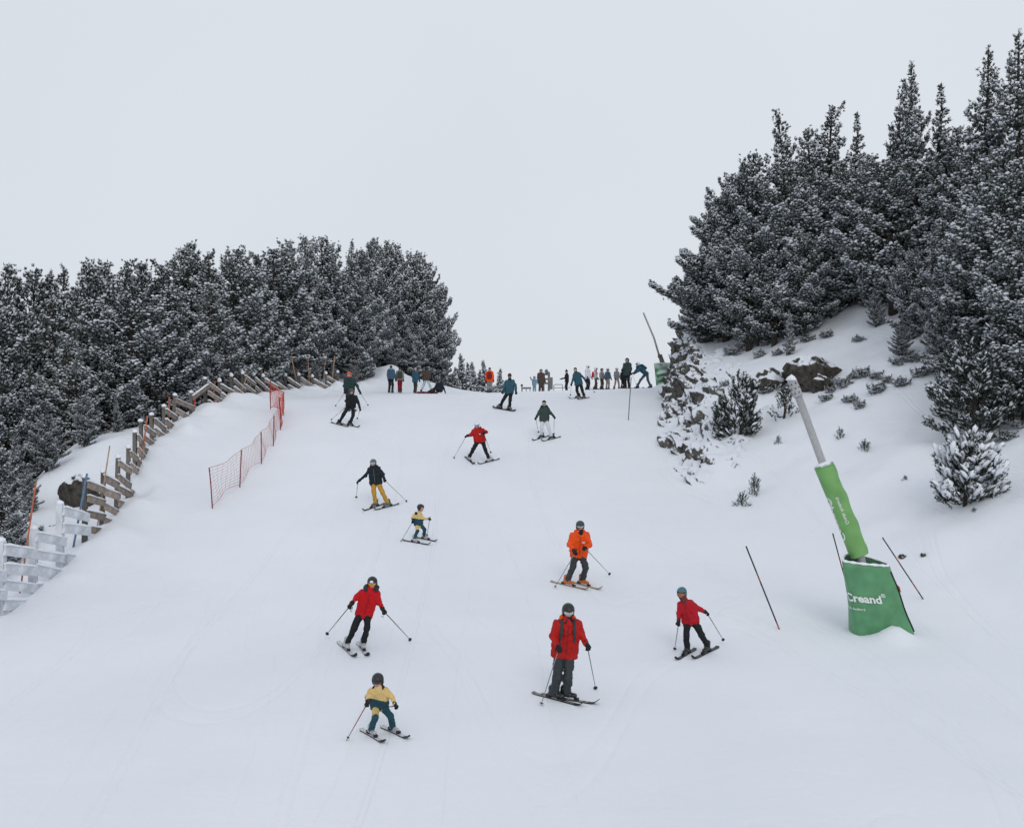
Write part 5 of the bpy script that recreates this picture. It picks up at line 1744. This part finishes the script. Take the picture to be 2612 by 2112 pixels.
# red with big blue goggles, snowplough
skier(dict(head=(1217, 1085.5), shL=(1208.5, 1098), shR=(1230.5, 1097), elL=(1201, 1110), elR=(1241, 1102.5), haL=(1191, 1112), haR=(1235, 1104), hipL=(1218, 1126), hipR=(1231, 1126),
           knL=(1207.5, 1145), knR=(1237, 1145), anL=(1197.5, 1165), anR=(1247, 1169), soL=(1197, 1175), soR=(1249, 1178), skL=((1184, 1167), (1206, 1186)), skR=((1272, 1173.5), (1223.5, 1186)),
           poL=(1156.6, 1169.7), poR=(1252.6, 1156)),
      dict(label="person snowploughing in a red jacket with large pale blue goggles", who="the snowploughing skier in red", jacket="red", pants="black", bib="white", helmet="white", lens="blue", lensh=.045, hood="darkred", ski="dark",
           boots="bootwhite", k=.93, vox=.016, seed=23, face=(-.3, -1, -.25), dy=dict(haR=-.25, elR=-.05)))
# white trousers
skier(dict(head=(1388, 1029.5), shL=(1380, 1043), shR=(1396.5, 1042), elL=(1372.5, 1056), elR=(1405, 1054), haL=(1367.5, 1065.5), haR=(1412.5, 1062.5), hipL=(1383.5, 1073), hipR=(1394, 1073),
           knL=(1382, 1091), knR=(1399.5, 1092), anL=(1381.5, 1109), anR=(1407, 1113), soL=(1381, 1118), soR=(1408, 1121), skL=((1392.5, 1114), (1367, 1122)), skR=((1421, 1117), (1391.8, 1124)),
           poL=(1373.7, 1104), poR=(1413, 1108.5)),
      dict(label="person skiing in white trousers and a dark green jacket", who="the skier in white trousers", jacket="greygreen", pants="white", hat="beanie", beanie="black", lens="grey", lensz=.035, hood="fur", hoodr=.05, hooda=1.8, hoodn=.012,
           ski="dark", boots="bootblack", hem=.05, k=.92, bulk=.95, vox=.017, seed=29, face=(0, -1, -.15)))
# snowboarder
skier(dict(head=(1300, 960), shL=(1291.5, 973), shR=(1309, 973), elL=(1285.5, 986), elR=(1315.5, 985), haL=(1283, 999), haR=(1316, 1000), hipL=(1294, 1003), hipR=(1303, 1003),
           knL=(1284, 1020), knR=(1301, 1021), anL=(1276, 1036), anR=(1300, 1039), soL=(1272, 1043), soR=(1299, 1047), board=((1250, 1040), (1321.7, 1051))),
      dict(label="person snowboarding in a teal blue jacket near the crest", who="the snowboarder in teal blue", jacket="tealblue", pants="black", hat="beanie", beanie="olive", lens="dark", mask="black", boots="bootgrey", k=.98, vox=.017,
           seed=31, face=(.05, -1, -.05)))
# skier at the crest
skier(dict(head=(1467.5, 944.5), shL=(1465, 955), shR=(1476.5, 953), elL=(1462, 967), elR=(1488.5, 963.5), haL=(1458, 979), haR=(1495, 974), hipL=(1472, 981), hipR=(1481, 981),
           knL=(1471.5, 995), knR=(1485, 995), anL=(1475, 1008), anR=(1489, 1008.5), soL=(1475, 1016), soR=(1489, 1017), skL=((1490, 1016), (1450, 1018.5)), skR=((1505, 1015), (1475, 1021)),
           poL=(1454.7, 1009), poR=(1517.6, 1002)),
      dict(label="person skiing off the crest in a teal blue jacket and black beanie", who="the teal-jacketed skier on the crest", jacket="tealblue", pants="black", hat="beanie", beanie="black", lens="grey", lensz=.03, mask="olive", boots="bootgrey",
           k=.95, vox=.018, seed=37, face=(-.15, -1, -.05), dy=dict(haR=.12, elR=.1)))
# black skier at the left, and the one in the orange helmet right behind
skier(dict(head=(896, 1000), shL=(888, 1013), shR=(908, 1013), elL=(883, 1023), elR=(914, 1027), haL=(888.5, 1030), haR=(918, 1042), hipL=(889, 1037), hipR=(900, 1037),
           knL=(876.5, 1057), knR=(901, 1058), anL=(866.5, 1076), anR=(893.5, 1079), soL=(865, 1084), soR=(893, 1086), skL=((855, 1082), (901, 1095)), skR=((881, 1086), (926, 1095.7)),
           poL=(843.8, 1071.6), poR=(911, 1069)),
      dict(label="person skiing all in black in front of the orange helmet", who="the skier all in black", jacket="black", pants="black", helmet="slate", lens=None, boots="bootblack", k=.93, vox=.017, seed=41, face=(.75, -.65, -.2),
           dy=dict(haL=-.1, haR=-.1)))
skier(dict(head=(890.5, 956.5), shL=(881.5, 969), shR=(901, 969), elL=(878, 984), elR=(912, 986), haL=(880, 999), haR=(918, 1000), hipL=(887, 1000), hipR=(898, 1000),
           knL=(886, 1021), knR=(899, 1021), anL=(885, 1038), anR=(899, 1038), soL=(885, 1046), soR=(899, 1046), skL=((880, 1043), (893, 1051)), skR=((894, 1043), (910, 1051)), poL=(855, 1036.6), poR=(939.6, 1035)),
      dict(label="person in a dark green jacket and orange helmet behind the black skier", who="the skier in the orange helmet", jacket="darkgreen", pants="slate" if False else "charcoal", helmet="orange", lens="grey", lensh=.02, boots="bootblack",
           k=.98, vox=.017, seed=43, face=(-.1, -1, -.1)))


# ---- people standing on and beyond the crest
def stander(px, Y, H, yaw, st, lean=0.0, stance=.16, stride=0.0, arms=None, topy=None):
    """yaw 0 faces the camera, positive turns towards the right of the picture"""
    X = (px - CX) * Y / FPX
    k = H / 1.75
    f = np.array([math.sin(yaw), -math.cos(yaw), 0]); r = np.array([math.cos(yaw), math.sin(yaw), 0]); u = np.array([0, 0, 1.0])
    flip = r[0] < 0
    sides = {"L": -1, "R": 1}
    J = {}
    g = np.array([X, Y, 0])
    for s, sg in sides.items():
        if flip: sg = -sg
        q = g + r * sg * stance * k * .7 + f * stride * (1 if s == "L" else -1) * k
        q[2] = gz(q[0], q[1]) + .02
        J["so" + s] = q
    z0 = (J["soL"][2] + J["soR"][2]) / 2
    c = np.array([X, Y, z0])
    for s, sg in sides.items():
        if flip: sg = -sg
        J["hip" + s] = c + r * sg * .085 * k + u * .90 * k - f * lean * .3 * k
        J["an" + s] = J["so" + s] + u * .13 * k
        J["kn" + s] = (J["hip" + s] + J["an" + s]) / 2 + f * .06 * k
        J["sh" + s] = c + r * sg * .175 * k + u * (1.42 - abs(lean) * .25) * k + f * lean * .55 * k
        e_, h_ = (arms or {}).get(s, ((.06, -.27, .02), (.02, -.26, .16)))
        J["el" + s] = J["sh" + s] + (r * sg * e_[0] + u * e_[1] + f * e_[2]) * k
        J["ha" + s] = J["el" + s] + (r * sg * h_[0] + u * h_[1] + f * h_[2]) * k
    J["neck"] = c + u * (1.48 - abs(lean) * .25) * k + f * lean * .58 * k
    J["head"] = J["neck"] + u * .155 * k * st.get("headk", 1.0) + f * (.03 + .06 * lean) * k
    J["face"] = st.get("face", f + np.array([0, 0, -.1]))
    st["k"] = k; st["footL"] = f; st["footR"] = f
    st.setdefault("vox", .022)
    st.setdefault("boots", "bootblack")
    person(J, st)
    return J


UPR = 3.14
stander(997, 66.5, 1.80, 2.9, dict(label="person seen from behind in a blue-grey jacket, leftmost of the waiting group", jacket="blue", pants="black", hat="bare", hood="skyblue", hoodr=.05, seed=61), lean=.05, stance=.2, stride=.08)
stander(1020, 66.8, 1.68, 3.3, dict(label="person in red trousers with a dark backpack in the waiting group", jacket="grey", pants="darkred", hat="bare", pack="olive", seed=62), stance=.10)
stander(1059, 67.0, 1.62, 2.7, dict(label="person in a long teal jacket and pale hat in the waiting group", jacket="tealblue", pants="olive", hat="beanie", beanie="lightgrey", hem=.18, seed=63), stance=.18, stride=.14)
stander(1088, 67.3, 1.70, 3.0, dict(label="person in a dark jacket and pale blue trousers standing wide-legged", jacket="brown", pants="iceblue", helmet="black", hem=.06, seed=64), stance=.52)


def seated():
    Y = 67.0; X = (1121 - CX) * Y / FPX
    g = gz(X, Y)
    c = np.array([X, Y, g])
    v = lambda a, b, z: c + np.array([a, b, z])
    J = dict(hipL=v(-.09, .0, .16), hipR=v(.09, .0, .16), knL=v(-.30, -.28, .34), knR=v(-.12, -.34, .34), anL=v(-.62, -.40, .14), anR=v(-.40, -.46, .14), soL=v(-.66, -.42, .05), soR=v(-.44, -.48, .05),
             shL=v(-.19, .05, .60), shR=v(.17, .05, .60), neck=v(-.01, .05, .66), head=v(-.02, .03, .83), elL=v(-.30, .05, .36), elR=v(.28, .05, .36), haL=v(-.34, .02, .10), haR=v(.37, .02, .10), face=np.array([-.2, -1, -.1]))
    person(J, dict(label="person in dark blue sitting on the snow with a snowboard", jacket="navy", pants="navy", helmet="slate", lens="dark", vox=.022, footL=(-.3, -1, .2), footR=(-.3, -1, .2), seed=65, k=.95))
    r = empty("snowboard", (X - .75, Y - .5, gz(X - .75, Y - .5) + .05))
    m = MB()
    n = 14; V, F = [], []
    for i in range(n):
        t = i / (n - 1); e_ = max(0, abs(2 * t - 1) - .8) / .2
        for p_, q_ in ((-1, 0), (1, 0), (1, 1), (-1, 1)): V.append(((t - .5) * 1.45, p_ * .13 * (1 - .8 * e_ ** 2), .05 * e_ + q_ * .02))
    for i in range(n - 1):
        a_ = i * 4; b_ = a_ + 4
        F += [(a_, b_, b_ + 1, a_ + 1), (a_ + 3, a_ + 2, b_ + 2, b_ + 3), (a_, a_ + 3, b_ + 3, b_), (a_ + 1, b_ + 1, b_ + 2, a_ + 2)]
    add("deck", make_mesh("deck", V, F, C["maroon"]), r)
    for s in (-.26, .26):
        m = MB(); m.box((s, 0, .045), (.12, .2, .03)); add("binding", m.mesh("binding", M_BLACK), r)
    r.rotation_euler = (math.radians(35), 0, math.radians(6))
    tag(r, "dark red snowboard in front of the person sitting on the snow", "snowboard")


seated()
stander(1249, 71.5, 1.78, 3.1, dict(label="person seen from behind in a bright orange jacket with a harness on the crest", jacket="orange", pants="grey", hat="beanie", beanie="charcoal", pack="darkred", hem=.10, bulk=1.12, seed=66))
stander(1380, 74.5, 1.80, .2, dict(label="person in a long dark brown coat standing by the lift gate", jacket="brown", pants="brown", helmet="slate", lens="grey", hem=.22, bulk=1.1, seed=67))
stander(1363, 74.0, 1.25, .1, dict(label="small child in pale blue beside the dark coat by the lift gate", jacket="skyblue", pants="skyblue", helmet="lightblue", lens="dark", headk=1.2, seed=68), arms={"L": ((.16, .05, .02), (.05, .18, .02)), "R": ((.12, -.15, .02), (.04, -.16, .05))})
stander(1446, 75.0, 1.72, -1.35, dict(label="person in black with a pointed hat reaching out beside the rail", jacket="black", pants="black", hat="beanie", beanie="black", pointed=True, seed=69), arms={"L": ((.02, -.25, .10), (.0, -.05, .30)), "R": ((.03, -.25, .12), (.0, -.03, .30))})
stander(1499, 68.5, 1.70, .9, dict(label="person in a white jacket behind the skier on the crest", jacket="white", pants="black", helmet="white", lens="dark", hem=.08, seed=70))
kid = dict(headk=1.22, vox=.022)
stander(1519, 65.5, 1.38, 1.3, dict(label="child with a red backpack and white helmet, first in the queue", jacket="lightgrey", pants="brown", helmet="white", lens="dark", pack="bright_red", seed=71, **kid), stride=.1)
stander(1535, 65.0, 1.28, .7, dict(label="child in a dark helmet and patterned suit, second in the queue", jacket="grey", pants="brown", helmet="maroon", lens="grey", seed=72, **kid))
stander(1550, 64.8, 1.28, .3, dict(label="child in a blue jacket and pale helmet, third in the queue", jacket="blue", pants="beige", helmet="lightblue", lens="dark", seed=73, **kid))
stander(1573, 64.8, 1.30, .4, dict(label="child in beige trousers and pale helmet, fourth in the queue", jacket="grey", pants="beige", helmet="white", lens="ice", pack=None, seed=74, **kid), stance=.34)
stander(1588, 65.4, 1.22, .6, dict(label="child in black half hidden behind the tall instructor", jacket="black", pants="black", helmet="black", lens="dark", seed=75, **kid))
stander(1600, 63.6, 1.88, -.5, dict(label="tall person in a long grey-green coat beside the queue of children", jacket="greygreen", pants="black", helmet="black", lens="ice", hem=.16, bulk=1.02, boots="bootblack", seed=76), arms={"L": ((.05, -.27, .05), (-.05, -.10, .24)), "R": ((.06, -.27, .0), (.0, -.24, .12))})
Jb = stander(1642, 63.5, 1.75, -1.25, dict(label="person in blue bending forward in a wide stride by the far lance", jacket="tealblue", pants="blue", helmet="white", lens="dark", pack="tealblue", seed=77), lean=.62, stance=.10, stride=.42,
             arms={"L": ((.02, -.24, .14), (.0, -.12, .22)), "R": ((.02, -.24, .14), (.0, -.12, .22))})
for i, (hx, tx, ty, lab) in enumerate([("haL", 1624, 982, "thin ski pole planted by the person bending forward in blue")]):
    put_pole(Jb[hx], Jb["elL"], (tx, ty), 63.5, lab, M_ALU, .95, 63.0)
for (px, Y, rz, lab) in [(1528, 65.3, 0.06, "ski under the first children of the queue"), (1543, 64.7, .1, "ski crossing under the middle children of the queue"), (1600, 63.2, -.15, "ski under the tall person in the grey-green coat"),
                         (1634, 63.3, .1, "ski under the person bending forward in blue")]:
    X = (px - CX) * Y / FPX
    r = empty("ski", (X, Y, gz(X, Y) + .01), rz + math.pi)
    add("blade", ski_mesh(1.45, .085, SKI["dark"]), r)
    m = MB(); m.box((-.16, 0, .055), (.09, .06, .05)); add("heel_binding", m.mesh("heel_binding", M_BLACK), r)
    m = MB(); m.box((.18, 0, .05), (.08, .065, .04)); add("toe_binding", m.mesh("toe_binding", M_BLACK), r)
    tag(r, lab, "ski")
